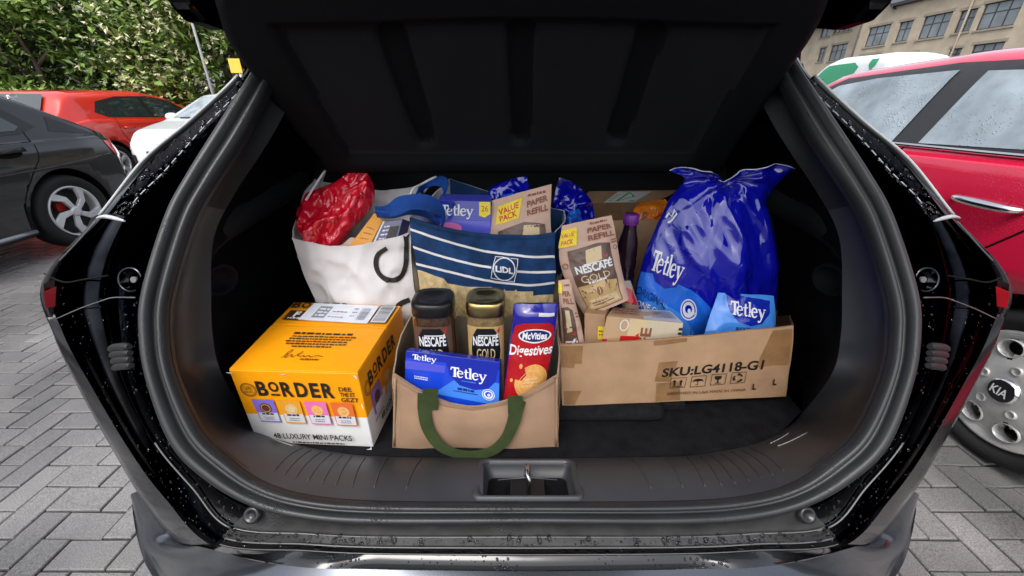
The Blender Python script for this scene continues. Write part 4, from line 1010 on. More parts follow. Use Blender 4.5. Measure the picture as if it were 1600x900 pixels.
# outer skin: wraps round the corner and runs forward along the car's side
A = seg(S2, 0, 10, 90); B = seg(S3, 0, 10, 90)
rows = [A]
for f in (.35, .7, 1.0): rows.append([a.lerp(b, f) + Vector((-.012 * math.sin(math.pi * f), -.006 * math.sin(math.pi * f), 0)) for a, b in zip(A, B)])
rows.append([b + Vector((.004, .10, .004)) for b in B]); rows.append([Vector((b.x + .006, 1.4, b.z)) for b in B]); rows.append([Vector((b.x + .006, 4.0, b.z)) for b in B])
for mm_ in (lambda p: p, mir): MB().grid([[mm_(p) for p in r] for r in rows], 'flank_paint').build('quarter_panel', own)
loft(S2, S3, 'wet_step', 'sill_edge', 4, .003, s0=10, s1=13)
# bumper
K1 = [at(217, 767, X=-.76), at(244, 802, X=-.735), at(274, 841, X=-.715), on(345, 862, .0), on(440, 883, -.014), on(594, 890, -.018), on(827, 893, -.02)]
K2 = [at(206, 780, X=-.835), at(212, 815, X=-.835), at(224, 855, X=-.815), at(252, 915, X=-.77), Vector((-.60, .345, .52)), Vector((-.35, .275, .555)), Vector((XC, .25, .565))]
def c6(c, n=60): return [cat(c, i / n) for i in range(n + 1)]
a, b = c6(K1), c6(K2); rows = []
for k in range(9):
    f = k / 8; rows.append([p.lerp(q, f) + Vector((0, -.006, .010)) * math.sin(math.pi * f) for p, q in zip(a, b)])
for dz, dy in ((-.03, -.012), (-.09, -.012), (-.20, .02)): rows.append([q + Vector((0, dy, dz)) for q in b])
MB().grid([whole(r) for r in rows], 'bumper_sky_grey').build('bumper', own)
for mm_ in (lambda p: p, mir):
    MB().grid([[mm_(q + Vector((.0, 0, -.2))) for q in b[:25]], [mm_(Vector((q.x + .004, 1.0, q.z + (.0 if q.z > .3 else 0)))) for q in b[:25]], [mm_(Vector((q.x + .004, 1.0, q.z - .2))) for q in b[:25]]], 'black_paint').build('bumper_side', own, fix=False)
# seams, gaskets, pale highlight tubes and small fittings
def both(f):
    f(lambda p: p); f(mir)
def seams(mm_):
    MB().tube([mm_(p + Vector((-.004, -.004, .006))) for p in seg(S2, .95, 4.02, 40)], .0026, 'pole_grey', 8).build('rail_highlight', own)  # pale tube stands in for the white highlight along the gutter
    MB().tube([mm_(p + Vector((-.016, .02, .004))) for p in seg(S2, .95, 4.02, 40)], .005, 'window_black', 8).build('rail_gasket', own)
    P = seg(S1, .9, 4.0, 48)
    for i in range(1, 46, 3): MB().tube([mm_(q + Vector((0, -.003, .003))) for q in P[i:i + 3]], .0010, 'pole_grey', 6).build('gutter_glint', own)  # pale dashes stand in for the broken line of glints
    P = [at(171, 345, Y=.66), at(184, 343, Y=.645), at(200, 346, Y=.635), at(214, 350, Y=.62)]
    MB().tube([mm_(p + Vector((0, -.018, .010))) for p in resample(P, 12)], [.0008 + .0026 * math.sin(math.pi * (i + .6) / 12.5) for i in range(12)], 'pole_grey', 8).build('corner_glint', own)  # pale sliver stands in for a silver highlight at the corner
    P = [on(98, 497, .172), on(135, 481, .12), on(172, 468, .075), on(188, 464, .056), on(221, 464, .012)]
    MB().tube([mm_(p + Vector((0, -.010, .004))) for p in resample(P, 20)],   .0010, 'seam_grey', 6).build('panel_seam', own)  # grey tube is the highlight on the seam edge, put in as colour
    P = [on(78, 428, .185), on(108, 441, .15), on(140, 437, .115), on(178, 431, .07)]
    MB().tube([mm_(p + Vector((0, -.008, .004))) for p in resample(P, 20)], .0016, 'dark', 6).build('panel_seam', own)
    P = [on(160, 350, .12), on(128, 385, .15), on(92, 422, .18)]
    MB().tube([mm_(p + Vector((-.004, -.006, .006))) for p in resample(P, 20)], .0014, 'seam_grey', 6).build('panel_seam', own)
    MB().tube([mm_(p + Vector((0, -.004, .002))) for p in seg(S1, 8.0, 10.0, 24)], .0013, 'seam_grey', 6).build('panel_seam', own)  # highlight along the bumper seam, also a pale tube
    # bump stop well
    c = on(205, 437, .035); ax = Vector((0, -.93, .36)); e1 = Vector((1, 0, 0)); e2 = ax.cross(e1).normalized()
    rows = [[mm_(c + ax * z + e1 * (math.cos(t) * r_) + e2 * (math.sin(t) * r_)) for t in [2 * math.pi * k / 28 for k in range(28)]] for r_, z in ((.021, .001), (.0195, .0035), (.0175, .002), (.016, -.012), (.001, -.013))]
    q = MB().grid(rows[:4], 'black_paint', close_u=True).grid(rows[3:], 'dark', close_u=True).build('bump_stop', own)  # bottom of the well coloured dark for the shade inside
    MB().tube([mm_(c + e1 * .004 + ax * -.008), mm_(c + e1 * .004 + ax * .001)], .005, 'seam_grey', 10).build('bolt', q)
    # ribbed rubber buffer
    base = None
    for k in range(4):
        v = 541 + k * 9.5; P = [on(187 + k * 2, v + 2, .052), on(196 + k * 2, v - 1, .04), on(208 + k * 1.5, v - 2, .025), on(217 + k, v - 2, .012)]
        bb = MB().tube([mm_(p + Vector((0, -.014, .006))) for p in resample(P, 10)], [.004, .006, .0065, .0065, .0065, .0065, .0065, .0065, .006, .004], 'buffer_rubber', 10)
        if base is None: base = bb.build('rubber_buffer', own)
        else: bb.build('rib', base)
    c = on(397, 803, .0); rows = [[mm_(c + nrm * z + Vector((1, 0, 0)) * (math.cos(t) * r_) + Vector((0, .6, .8)) * (math.sin(t) * r_)) for t in [2 * math.pi * k / 24 for k in range(24)]] for r_, z in ((.014, .0), (.012, .008), (.008, .009), (.006, .005), (.0005, .005))]
    MB().grid(rows, 'black_lid', close_u=True).build('screw_cap', own)
both(seams)
for k, (f, r_) in enumerate(((.0, .0016), (.52, .0016), (.86, .0010))):
    a, b = seg(S1, 10.05, 13, 50), seg(S2, 10.05, 13, 50)
    MB().tube(whole([p.lerp(q, f) + nrm * (.005 if k else .003) for p, q in zip(a, b)]), r_ * .7, 'seam_grey', 6).build('sill_highlight', own)  # thin highlights across the sill, drawn as grey tubes
# tail lamps, wrapping round the corner
def lamp(mm_, px, m):
    near = [at(u, v, X=-.877) + Vector((-.004, -.006, 0)) for u, v in px]; farp = [Vector((p.x - .006, p.y + .13, p.z)) for p in near]
    n = len(px); mb_ = MB().add([mm_(p) for p in near + farp], [list(range(n))] + [[i, (i + 1) % n, n + (i + 1) % n, n + i] for i in range(n)] + [list(range(2 * n - 1, n - 1, -1))], m)
    o = mb_.build('tail_light', own, bevel=.004); return o
LP = [(74, 440), (83, 447), (97, 452), (100, 470), (98, 490), (84, 489), (78, 470)]
for mm_ in (lambda p: p, mir):
    o = lamp(mm_, LP, 'lamp_dark')
    q = [at(u, v, X=-.872) + Vector((-.002, -.010, 0)) for u, v in [(76, 452), (93, 456), (95, 476), (80, 479)]]
    f = [Vector((p.x - .005, p.y + .1, p.z)) for p in q]
    MB().hexa([mm_(p) for p in q], [mm_(p) for p in f], 'lamp_red').build('lens', o, bevel=.003)
# ------------------------------------------------------------------ inside of the boot
rows = []; IB, CB = seg(sealI, 0, 13, 400), seg(trimC, 0, 13, 400)
for k in range(25):
    f = k / 24; row = []
    for i, (p, q) in enumerate(zip(IB, CB)):
        s = 13 * i / 400; low = smooth((s - 7) / 3)
        r_ = p.lerp(q, f); row.append(r_ + Vector((-.02 * (1 - low) * math.sin(math.pi * f), 0, (.012 * low) * math.sin(math.pi * f))))
    rows.append(row)
TRIM = rows
tmb = MB().grid([whole([r[i] for i in range(104, 401)]) for r in rows], 'trim'); keep = []
for f in tmb.f:
    u, v = proj(sum((Vector(tmb.v[i]) for i in f), Vector()) / 4); keep.append(not (752 < u < 902 and 724 < v < 777))
tmb.f, tmb.m, tmb.sm = [[x for x, k in zip(l_, keep) if k] for l_ in (tmb.f, tmb.m, tmb.sm)]    # opening for the latch well
st = tmb.build('boot_trim', own)
for mm_ in (lambda p: p, mir): MB().grid([[mm_(p) for p in r[:105]] for r in rows], 'pillar_trim').build('pillar_trim', own)
def trim_pt(s, f, mm_=lambda p: p, h=.0012):
    x = f * 24; i = min(int(x), 23); a = cat(rows[i], s / 13.0).lerp(cat(rows[i + 1], s / 13.0), x - i); return mm_(a + Vector((0, -.3, .95)) * h)
def trim_at(u, v): return min((trim_pt(11.5 + 1.5 * i / 40, j / 40, h=0) for i in range(41) for j in range(41)), key=lambda p: (proj(p)[0] - u) ** 2 + (proj(p)[1] - v) ** 2)
for mm_ in (lambda p: p, mir):
    for k in range(9):
        s = 10.15 + k * .27
        MB().tube([trim_pt(s - .10 * (1 - j / 8) , .18 + .72 * j / 8, mm_, .0004) for j in range(9)], .0013, 'trim', 6).build('tread_rib', st)
for mm_, (s0, s1, f0, f1) in ((lambda p: p, (9.0, 9.9, .86, .86)), (mir, (8.9, 9.6, .86, .82)), (mir, (8.7, 9.6, .62, .66))):
    MB().tube([trim_pt(lerp(s0, s1, j / 10), lerp(f0, f1, j / 10), mm_, .0006) for j in range(11)], .0008, 'scratch', 5).build('scuff_mark', st)
# carpet
cp_ = [p.copy() for p in seg(trimC, 8.0, 13, 60)]; poly = whole(cp_)
poly = [Vector((p.x, p.y, .683)) for p in poly] + [Vector((XC + .64, 1.30, .683)), Vector((XC - .64, 1.30, .683))]
MB().add(poly, [list(range(len(poly)))], 'carpet').build('boot_floor', own)
# side walls of the boot: lower pocket, shelf ledge, upper panel
def walls(mm_):
    a = seg(trimC, 0, 8, 60); 
    rows_ = [[mm_(p) for p in a]]
    for f, dx in ((.12, -.045), (.3, -.075), (.65, -.07), (1.0, -.02)):
        rows_.append([mm_(Vector((lerp(p.x, XC - .69, f * .9) + dx * (1 if p.z < 1.02 else .6), lerp(p.y, 1.30, f), p.z))) for p in a])
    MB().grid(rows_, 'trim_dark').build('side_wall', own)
    P = [at(312, 384, Y=.74), at(336, 352, Y=.79), at(374, 330, Y=.89), at(420, 305, Y=1.05), at(480, 273, Y=1.28)]
    P = resample(P, 24); lo = [p + Vector((-.01 + .0, 0.01, -.05)) for p in P]
    rows_ = [[mm_(p + Vector((-.03 - .07 * i / 23, .02, .03 + .025 * i / 23))) for i, p in enumerate(P)], [mm_(p + Vector((-.015 - .02 * i / 23, 0.01, .014 + .008 * i / 23))) for i, p in enumerate(P)], [mm_(p) for p in P], [mm_(p + Vector((.004, .0, -.016))) for p in P], [mm_(p) for p in lo], [mm_(p + Vector((-.07, 0, -.03))) for p in lo]]
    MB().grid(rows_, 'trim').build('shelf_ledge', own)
    c = at(341, 437, Y=.74); ex = Vector((.25, .95, .1)).normalized(); ez = Vector((0, -.15, 1)).normalized(); ax = ex.cross(ez)
    if ax.x < 0: ax = -ax
    rr_ = [[mm_(c + ax * z + ex * (math.cos(t) * r_ * 1.2) + ez * (math.sin(t) * r_)) for t in [2 * math.pi * k / 28 for k in range(28)]] for r_, z in ((.034, .0), (.032, .010), (.026, .010), (.024, -.006), (.001, -.006))]
    MB().grid(rr_, 'trim_dark', close_u=True).build('access_cover', own)
walls(lambda p: p); walls(mir)
# rear seat backs
sb = MB(); n = 40; rows_ = []
for j in range(14):
    z = .66 + .47 * j / 13; row = []
    for i in range(n + 1):
        x = lerp(-.66, .66, i / n); d = .008 * (math.exp(-((x - .245) / .012) ** 2) + math.exp(-((x + .02) / .006) ** 2) + math.exp(-((x - .30) / .006) ** 2))
        row.append((XC + x, 1.27 + d + .06 * max(0, (j - 10) / 3) ** 2 + .03 * (z - .66), z))
    rows_.append(row)
sb.grid(rows_, 'seat_fabric').build('seat_back', own)
# latch well and striker, set into the sill trim
A_, B_ = trim_at(758, 723), trim_at(755, 779); B_.x = A_.x - .002
LW = [A_, mir(A_), mir(B_), B_]; cen = sum(LW, Vector()) / 4; dn = (LW[1] - LW[0]).cross(LW[3] - LW[0]).normalized(); dn = dn if dn.z < 0 else -dn
def ring(f, d, r_=.012):
    ex = (LW[1] - LW[0]).normalized(); ey = (LW[3] - LW[0]).normalized(); w_ = (LW[1] - LW[0]).length / 2 * f; h_ = (LW[3] - LW[0]).length / 2 * f; out = []
    for x, y in rrect(-w_, -h_, w_, h_, r_, 5): out.append(cen + ex * x + ey * y - dn * d)
    return out
lw = MB().grid([ring(1.10, -.002), ring(1.09, .0045), ring(1.03, .006), ring(.97, .004), ring(.94, -.004), ring(.86, -.026)], 'trim', close_u=True)
lw.grid([ring(.86, -.026), ring(.5, -.028)], 'trim_dark', close_u=True); lw.add(ring(.5, -.028), [list(range(24))], 'dark')  # well gets darker towards its floor; the recess shade is in the colour
lw = lw.build('latch_well', own)
ex = Vector((1, 0, 0)); c = cen + Vector((.0, .006, -.010))
MB().tube([c + Vector((-.001, .012, -.01)), c + Vector((-.001, .010, .022)), c + Vector((0, .004, .030)), c + Vector((0, -.012, .030)), c + Vector((.001, -.020, .024)), c + Vector((.001, -.022, -.012))], .0042, 'steel', 10).build('striker', lw)
MB().box(c + Vector((-.03, -.028, -.016)), c + Vector((.03, .012, -.012)), 'black_lid').build('striker_plate', lw, bevel=.002)
MB().tube([c + Vector((-.052, .006, -.007)), c + Vector((0, .009, -.005)), c + Vector((.052, .006, -.007))], .0008, 'seam_grey', 5).build('dirt_line', lw)
# ------------------------------------------------------------------ parcel shelf hanging open, seen from below
P0, P1 = Vector((0, .95, 1.15)), Vector((0, .73, 1.436)); pn = Vector((0, -(P1.z - P0.z), (P1.y - P0.y))).normalized()   # towards us
def onshelf(u, v):
    d = ray(u, v); o = Vector((0, 0, CAM_H)); k = (P0 - o).dot(pn) / d.dot(pn); return o + d * k
SL = [(508, 270), (477, 233), (437, 187), (393, 130), (370, 100), (347, 67), (333, 27), (328, 0), (333, -45)]
SR = [(1134, 270), (1155, 233), (1193, 180), (1232, 125), (1252, 98), (1275, 65), (1294, 30), (1303, 0), (1300, -45)]
shelf = Sheet([onshelf(*q) for q in SL], [onshelf(*q) for q in SR], pn)
def seg_d(u, v, a, b):
    ax_, ay = b[0] - a[0], b[1] - a[1]; t = clamp(((u - a[0]) * ax_ + (v - a[1]) * ay) / (ax_ * ax_ + ay * ay)); return math.hypot(u - a[0] - ax_ * t, v - a[1] - ay * t), t
GR = [((608, 62), (662, 222)), ((813, 58), (812, 218)), ((1020, 58), (965, 218))]
def depth(u, v):
    f = (v - 40) / 208.0; l = lerp(424, 543, f); r_ = lerp(1208, 1082, f); q = min((u - l) * .86, (r_ - u) * .86, v - 34 - 10 * math.sin((u - 815) / 400 * 1.57) ** 2, 252 - v)
    d = -.016 * smooth((q + 8) / 16)                               # panel set back from the rim
    for a_, b_ in GR:
        e, t = seg_d(u, v, a_, b_); w_ = lerp(21, 15, t); d -= .014 * smooth((w_ + 5 - e) / 10)
    e = min(u - lerp(330, 510, clamp((v - 0) / 270)), 0); return d
nu, nv = 150, 76; rows_ = []
for j in range(nv + 1):
    row = []
    for i in range(nu + 1):
        p = shelf(i / nu, j / nv); u, v = proj(p); e = min(i, nu - i) / nu; row.append(p + pn * (depth(u, v) + .02 * math.sqrt(min(1, e / .02)) - .02))
    rows_.append(row)
DP = [[depth(*proj(shelf(i / nu, j / nv))) for i in range(nu)] for j in range(nv)]
shf = MB().grid(rows_, lambda r_, c_: 'trim_shelf' if DP[r_][c_] < -.011 and DP[r_][c_] > -.021 else 'trim_dark').build('parcel_shelf', own, solid=.0)  # lit panel lighter, rim and grooves darker: light and shade by colour
md = shf.modifiers.new('t', 'SOLIDIFY'); md.thickness = .02; md.offset = 1 if True else -1
# back face of the shelf must lie away from us
bpy.context.view_layer.update()
if shf.data.polygons[len(shf.data.polygons) // 2].normal.dot(pn) > 0: md.offset = -1
# ------------------------------------------------------------------ raised tailgate, roof, rest of the shell
def slab(name, prof, x0, x1, m, parent=own, bevel=.012):
    n = len(prof); V = [(x0, y, z) for y, z in prof] + [(x1, y, z) for y, z in prof]
    return MB().add(V, [list(range(n)), list(range(2 * n - 1, n - 1, -1))] + [[i, n + i, n + (i + 1) % n, (i + 1) % n] for i in range(n)], m).build(name, parent, bevel=bevel)
tg = slab('tailgate', [(1.06, 1.50), (.85, 1.60), (.5, 1.74), (.10, 1.86), (-.05, 1.84), (-.04, 1.90), (.12, 1.92), (.5, 1.80), (.85, 1.66), (1.06, 1.56)], XC - .50, XC + .50, 'black_paint')
for sx in (-1, 1):
    q = at(302, 36, Y=.76); dx = abs(q.x - XC)
    slab('hinge_arm', [(1.04, 1.50), (.90, 1.425), (.80, q.z - .004), (.75, q.z), (.725, q.z + .02), (.70, 1.56), (.62, 1.70), (.85, 1.60)], XC + sx * (dx - .03), XC + sx * (dx + .010), 'black_paint', tg, .010)
slab('tailgate_glass', [(.96, 1.637), (.5, 1.812), (.5, 1.818), (.96, 1.644)], XC - .45, XC + .45, 'car_glass', tg, 0)
rf_ = MB(); sec = [(-.60, 1.36), (-.58, 1.46), (-.45, 1.535), (0, 1.555), (.45, 1.535), (.58, 1.46), (.60, 1.36)]
rf_.grid([[(XC + x, Y, z + dz) for x, z in sec] for Y, dz in ((.98, -.02), (1.4, .0), (2.6, .01), (3.1, -.08))], 'black_paint'); rf_.build('roof', own, solid=.015)
for sx in (-1, 1):
    q = []
    for Y in (.98, 1.4, 2.6, 3.1): q.append([(XC + sx * .60, Y, 1.37), (XC + sx * .70, Y, 1.2), (XC + sx * .84, Y, 1.02), (XC + sx * .875, Y, .9)])
    MB().grid(q, 'car_glass').build('side_window', own)
MB().add([(XC - .6, 3.1, 1.45), (XC + .6, 3.1, 1.45), (XC + .7, 3.9, 1.0), (XC - .7, 3.9, 1.0)], [[0, 1, 2, 3]], 'car_glass').build('windscreen', own)
MB().box((XC - .80, 3.85, .3), (XC + .80, 4.5, 1.0), 'black_paint').build('bonnet', own, bevel=.12, seg=4)
MB().box((XC - .72, .62, .30), (XC + .72, 4.0, .52), 'dark').build('underbody', own)
for sx in (-1, 1):
    for yy in (1.35, 4.0): make_wheel(own, (XC + sx * .80, yy, .33), .33, sx, 'spoke')

# rain standing in beads on the wet paint
def beads(name, rows_, n, r0, r1, seed, both_=True, wt=None):
    rr = random.Random(seed); b = MB(); nr, nc = len(rows_), len(rows_[0])
    for _ in range(n):
        x = rr.uniform(0, nc - 1.001); y = rr.uniform(0, nr - 1.001)
        if wt and rr.random() > wt(x / nc, y / nr): continue
        i, j = int(y), int(x); fy, fx = y - i, x - j
        P = [Vector(rows_[i + a][j + c]) for a in (0, 1) for c in (0, 1)]
        p = P[0].lerp(P[1], fx).lerp(P[2].lerp(P[3], fx), fy); nn = (P[1] - P[0]).cross(P[2] - P[0])
        if nn.length < 1e-10: continue
        nn.normalize()
        if nn.dot(Vector((0, -.7, .7))) < 0: nn = -nn
        r_ = r0 + (r1 - r0) * rr.random() ** 2.5; e1 = nn.cross(Vector((.3, .2, 1))).normalized(); e2 = nn.cross(e1); el = rr.uniform(.7, 1.5)
        rings = [[p + nn * (h * r_ - .0002) + e1 * (math.cos(t) * q * r_) + e2 * (math.sin(t) * q * r_ * el) for t in [2 * math.pi * k / 8 for k in range(8)]] for q, h in ((1.0, .0), (.85, .32), (.45, .52))]
        for mm_ in ((lambda v: v), mir) if both_ else ((lambda v: v),):
            R_ = [[mm_(v) for v in ring_] for ring_ in rings]; fl = mm_ is mir; b.grid(R_, 'water', close_u=True, flip=fl); o = len(b.v); b.f.append(list(range(o - 8, o))[::-1 if fl else 1]); b.m.append(b.mi('water')); b.sm.append(True)
    tag(b.build(name, own, fix=False), None, None, None, 'stuff')
beads('rain_beads', LOFT['rain_channel'], 420, .0012, .0048, 1)
beads('rain_beads', LOFT['corner_panel'], 200, .0008, .0026, 2, wt=lambda x, y: 1.0 if y > .1 else .3)
beads('rain_beads', LOFT['hatch_frame'], 260, .0008, .0028, 3)
beads('rain_beads', LOFT['sill_step'], 420, .0010, .0042, 4)

# ================================================================== GROCERIES
FZ = .684                                    # boot floor
def closed_pouch(name, front, back, m, parent=None, nu=28, nv=36, mb=None):
    b = mb or MB(); b.grid(front.rows(nu, nv), m); b.grid(back.rows(nu, nv), m, flip=True)
    return b.build(name, parent)
def prism_box(name, lo, hi, mats, parent=None, bevel=.0015):
    """six sided box, lo/hi = four corners each (front left, front right, back right, back left)"""
    b = MB(); V = [Vector(p) for p in list(lo) + list(hi)]
    for f, m in zip(([0, 1, 5, 4], [1, 2, 6, 5], [2, 3, 7, 6], [3, 0, 4, 7], [4, 5, 6, 7], [3, 2, 1, 0]), mats): b.add(V, [f], m)
    return b.build(name, parent, bevel=bevel)
def barcode(pr, x0, y0, x1, y1, m, seed=1, vert=False):
    rr = random.Random(seed); x = 0.0
    while x < 1:
        w_ = rr.choice((.02, .03, .045)); a, b = x, min(1, x + w_)
        if vert: pr.rect(x0, lerp(y0, y1, a), x1, lerp(y0, y1, b), m)
        else: pr.rect(lerp(x0, x1, a), y0, lerp(x0, x1, b), y1, m)
        x += w_ + rr.choice((.02, .03, .05))
def outline(pr, P, w_, m, px=False):
    if px: pr.shape(stroke(P, w_, closed=True), m, True)
    else: pr.line(P, w_ * pr.W, m, 0, True)

# ------------------------------------------------------------------ orange biscuit carton, front left
FRb = at(586, 700, Z=FZ); y0 = FRb.y
FRt = at(559, 583.5, Y=y0 + .002); zt = FRt.z
FLt = at(357, 578, Z=zt); BRt = at(627, 479, Z=zt); BLt = at(460, 473, Z=zt)
FLb = Vector((FLt.x + .001, FLt.y + .002, FZ)); BRb = Vector((BRt.x + .002, BRt.y, FZ)); BLb = Vector((BLt.x, BLt.y, FZ)); FRb = Vector((FRt.x + .001, FRt.y, FZ))
ob = empty('biscuit_box', ((FLb + BRb) / 2), 0, 'orange and white cardboard biscuit box with large black lettering, front left', 'box')
sp = .425; mid = [a.lerp(b, sp) for a, b in zip((FLb, FRb, BRb, BLb), (FLt, FRt, BRt, BLt))]
b = MB(); lo = [FLb, FRb, BRb, BLb]; hi = [FLt, FRt, BRt, BLt]
for i in range(4):
    j = (i + 1) % 4; b.add([lo[i], lo[j], mid[j], mid[i]], [[0, 1, 2, 3]], 'white_card'); b.add([mid[i], mid[j], hi[j], hi[i]], [[0, 1, 2, 3]], 'orange_card')
b.add(hi, [[0, 1, 2, 3]], 'orange_card'); b.add(lo, [[3, 2, 1, 0]], 'white_card')
b.build('carton', ob, bevel=.002)
fr = flat(FLb, FRb, FRt, FLt, Vector((0, -1, 0))); sd_ = flat(FRb, BRb, BRt, FRt, Vector((1, 0, 0))); tp = flat(FLt, FRt, BRt, BLt, Vector((0, 0, 1)))
tf = MB()   # the two top flaps meet behind the middle
fl1 = MB().hexa([tp(.004, .004), tp(.996, .004), tp(.996, .585), tp(.004, .585)], [tp(.004, .004) + Vector((0, 0, .002)), tp(.996, .004) + Vector((0, 0, .002)), tp(.996, .585) + Vector((0, 0, .0035)), tp(.004, .585) + Vector((0, 0, .003))], 'orange_card').build('top_flap', ob, bevel=.0008)
fl2 = MB().hexa([tp(.004, .60), tp(.996, .60), tp(.996, .996), tp(.004, .996)], [tp(.004, .60) + Vector((0, 0, .0026)), tp(.996, .60) + Vector((0, 0, .003)), tp(.996, .996) + Vector((0, 0, .002)), tp(.004, .996) + Vector((0, 0, .002))], 'orange_card').build('top_flap', ob, bevel=.0008)
def border_word(p, cx, cy, h, W, m, rot=0):
    """B small-o-underlined R D E R"""
    k = W / 6.2
    def pl(ch, x, hh, yy, wd): p.text(ch, cx + x * k, yy, hh, m, wd * k, bold=.035)
    pl('B', -2.62, h, cy, .85); pl('O', -1.66, h * .68, cy + h * .16, .80); p.rect(cx - 2.02 * k, cy - h * .5, cx - 1.32 * k, cy - h * .36, m)
    pl('R', -.62, h, cy, .92); pl('D', .52, h, cy, .95); pl('E', 1.58, h, cy, .72); pl('R', 2.62, h, cy, .92)
pr = Print(fr)
border_word(pr, .475, .775, .175, .62, 'ink')
for i, s_ in enumerate(('DEE', 'THE ET', 'GEZT')): pr.text(s_, .875 + .01 * i, .80 - i * .068, .05, 'ink_brown', .10 + .02 * i, bold=.02)
outline(pr, ell(.105, .76, .060, .082), .006, 'ink_brown'); outline(pr, ell(.105, .76, .050, .068), .003, 'ink_brown'); pr.text('LUXU', .105, .785, .04, 'ink_brown', .06, .02); pr.text('BISCUITS', .105, .735, .032, 'ink_brown', .07, .01)
for i, (mk, ck) in enumerate((('lilac', 'biscuit_dark'), ('amber', 'cream'), ('pink', 'biscuit'), ('rust', 'biscuit'))):
    x0 = .105 + i * .212; x1 = x0 + .178
    pr.poly([(x0 + .012, .335), (x1, .335), (x1 - .006, .64), (x0 - .004, .64)], mk)
    pr.rect(x0 + .016, .345, x1 - .006, .46, 'pale'); pr.rect(x0 + .012, .33, x1, .343, mk)
    pr.poly(ell((x0 + x1) / 2 + .002, .525, .048, .068, 20), ck); outline(pr, ell((x0 + x1) / 2 + .002, .525, .036, .05, 16), .006, 'biscuit' if ck != 'biscuit' else 'cream')
    pr.lines(x0 + .04, x1 - .03, (.435,), .026, 'ink', seed=i); pr.lines(x0 + .05, x1 - .04, (.395, .37), .014, 'ink_grey', seed=i + 9)
pr.text('48 LUXURY MINI PACKS', .52, .155, .075, 'ink', .66, bold=.015); pr.lines(.33, .78, (.06,), .022, 'ink_brown', seed=4)
for P_ in ([(.0, .998), (.05, .998), (.03, .985), (.0, .99)], [(.97, .998), (.998, .998), (.998, .95), (.988, .985)], [(.99, .62), (.998, .66), (.998, .56)], [(.4, .998), (.47, .998), (.44, .992)], [(.985, .02), (.998, .06), (.998, .0), (.95, .004)]): pr.poly(P_, 'label_paper')
pr.build('front_print', ob)
pr = Print(sd_)
border_word(pr, .42, .77, .17, .60, 'ink'); outline(pr, ell(.09, .72, .05, .085), .006, 'ink_brown'); outline(pr, ell(.09, .72, .036, .06), .004, 'ink_brown')
pr.poly([(.12, .30), (.30, .30), (.29, .62), (.11, .62)], 'lilac'); pr.poly(ell(.205, .47, .05, .08, 18), 'biscuit_dark'); pr.poly([(.36, .30), (.54, .30), (.53, .62), (.35, .62)], 'amber'); pr.poly(ell(.445, .5, .05, .07, 18), 'cream')
pr.rect(.14, .31, .30, .40, 'pale'); pr.rect(.38, .31, .53, .40, 'pale')
pr.text('48 LUXURY', .40, .155, .075, 'ink', .40, bold=.015); pr.rect(.1, .23, .28, .25, 'ink_grey')
pr.build('side_print', ob)
pr = Print(tp, .0042)
pr.lines(.26, .80, (.455,), .032, 'ink', seed=21); pr.lines(.24, .82, (.415, .38, .345, .31), .020, 'ink_brown', seed=22); pr.lines(.32, .70, (.275,), .020, 'ink_brown', seed=23)
sig = [(.34, .13), (.37, .20), (.375, .24), (.355, .20), (.36, .14), (.38, .15), (.40, .18), (.41, .15), (.43, .15), (.47, .22), (.45, .17), (.48, .155), (.50, .17), (.51, .15), (.54, .17), (.56, .15), (.60, .17), (.66, .16)]
pr.shape(stroke(sig, .006, 60), 'ink'); pr.lines(.49, .66, (.115,), .016, 'ink_brown', seed=25)
for ch, x in (('B', .065), ('O', .15), ('R', .24), ('D', .33), ('E', .41), ('R', .50)): pr.text(ch, x, .93, .10, 'ink', .075, bold=.03)
pr.rect(.06, .66, .26, .82, 'ink_brown'); pr.text('F', .15, .755, .085, 'white_print', .05, bold=.04); pr.lines(.09, .24, (.68,), .02, 'white_print', seed=30)
pr.rect(.83, .65, .975, .97, 'ink'); pr.rect(.837, .658, .968, .962, 'pale'); barcode(pr, .85, .68, .955, .94, 'ink_grey', 5, True)
pr.build('top_print', ob)
lb = flat(tp(.20, .66), tp(.83, .64), tp(.82, .955), tp(.20, .965)); lb.n = Vector((0, 0, 1))
b = MB(); r0 = [p + Vector((0, 0, .0056)) for p in (tp(.20, .665), tp(.82, .64), tp(.815, .955), tp(.21, .965))]
b.hexa(r0, [p + Vector((0, 0, .0006)) for p in r0], 'label_paper'); lab = b.build('address_label', ob)
pr = Print(flat(*[p + Vector((0, 0, .0006)) for p in r0], n=Vector((0, 0, 1))), .0003)
pr.rect(.15, .15, .34, .82, 'ink_grey'); pr.lines(.17, .33, (.25, .42, .6), .10, 'label_paper', seed=2); pr.lines(.38, .62, (.2, .5), .06, 'ink_grey', seed=3); pr.lines(.68, .76, (.3, .5, .7), .06, 'ink_grey', seed=4); barcode(pr, .80, .15, .93, .75, 'ink_grey', 9, True)
pr.build('label_print', lab)

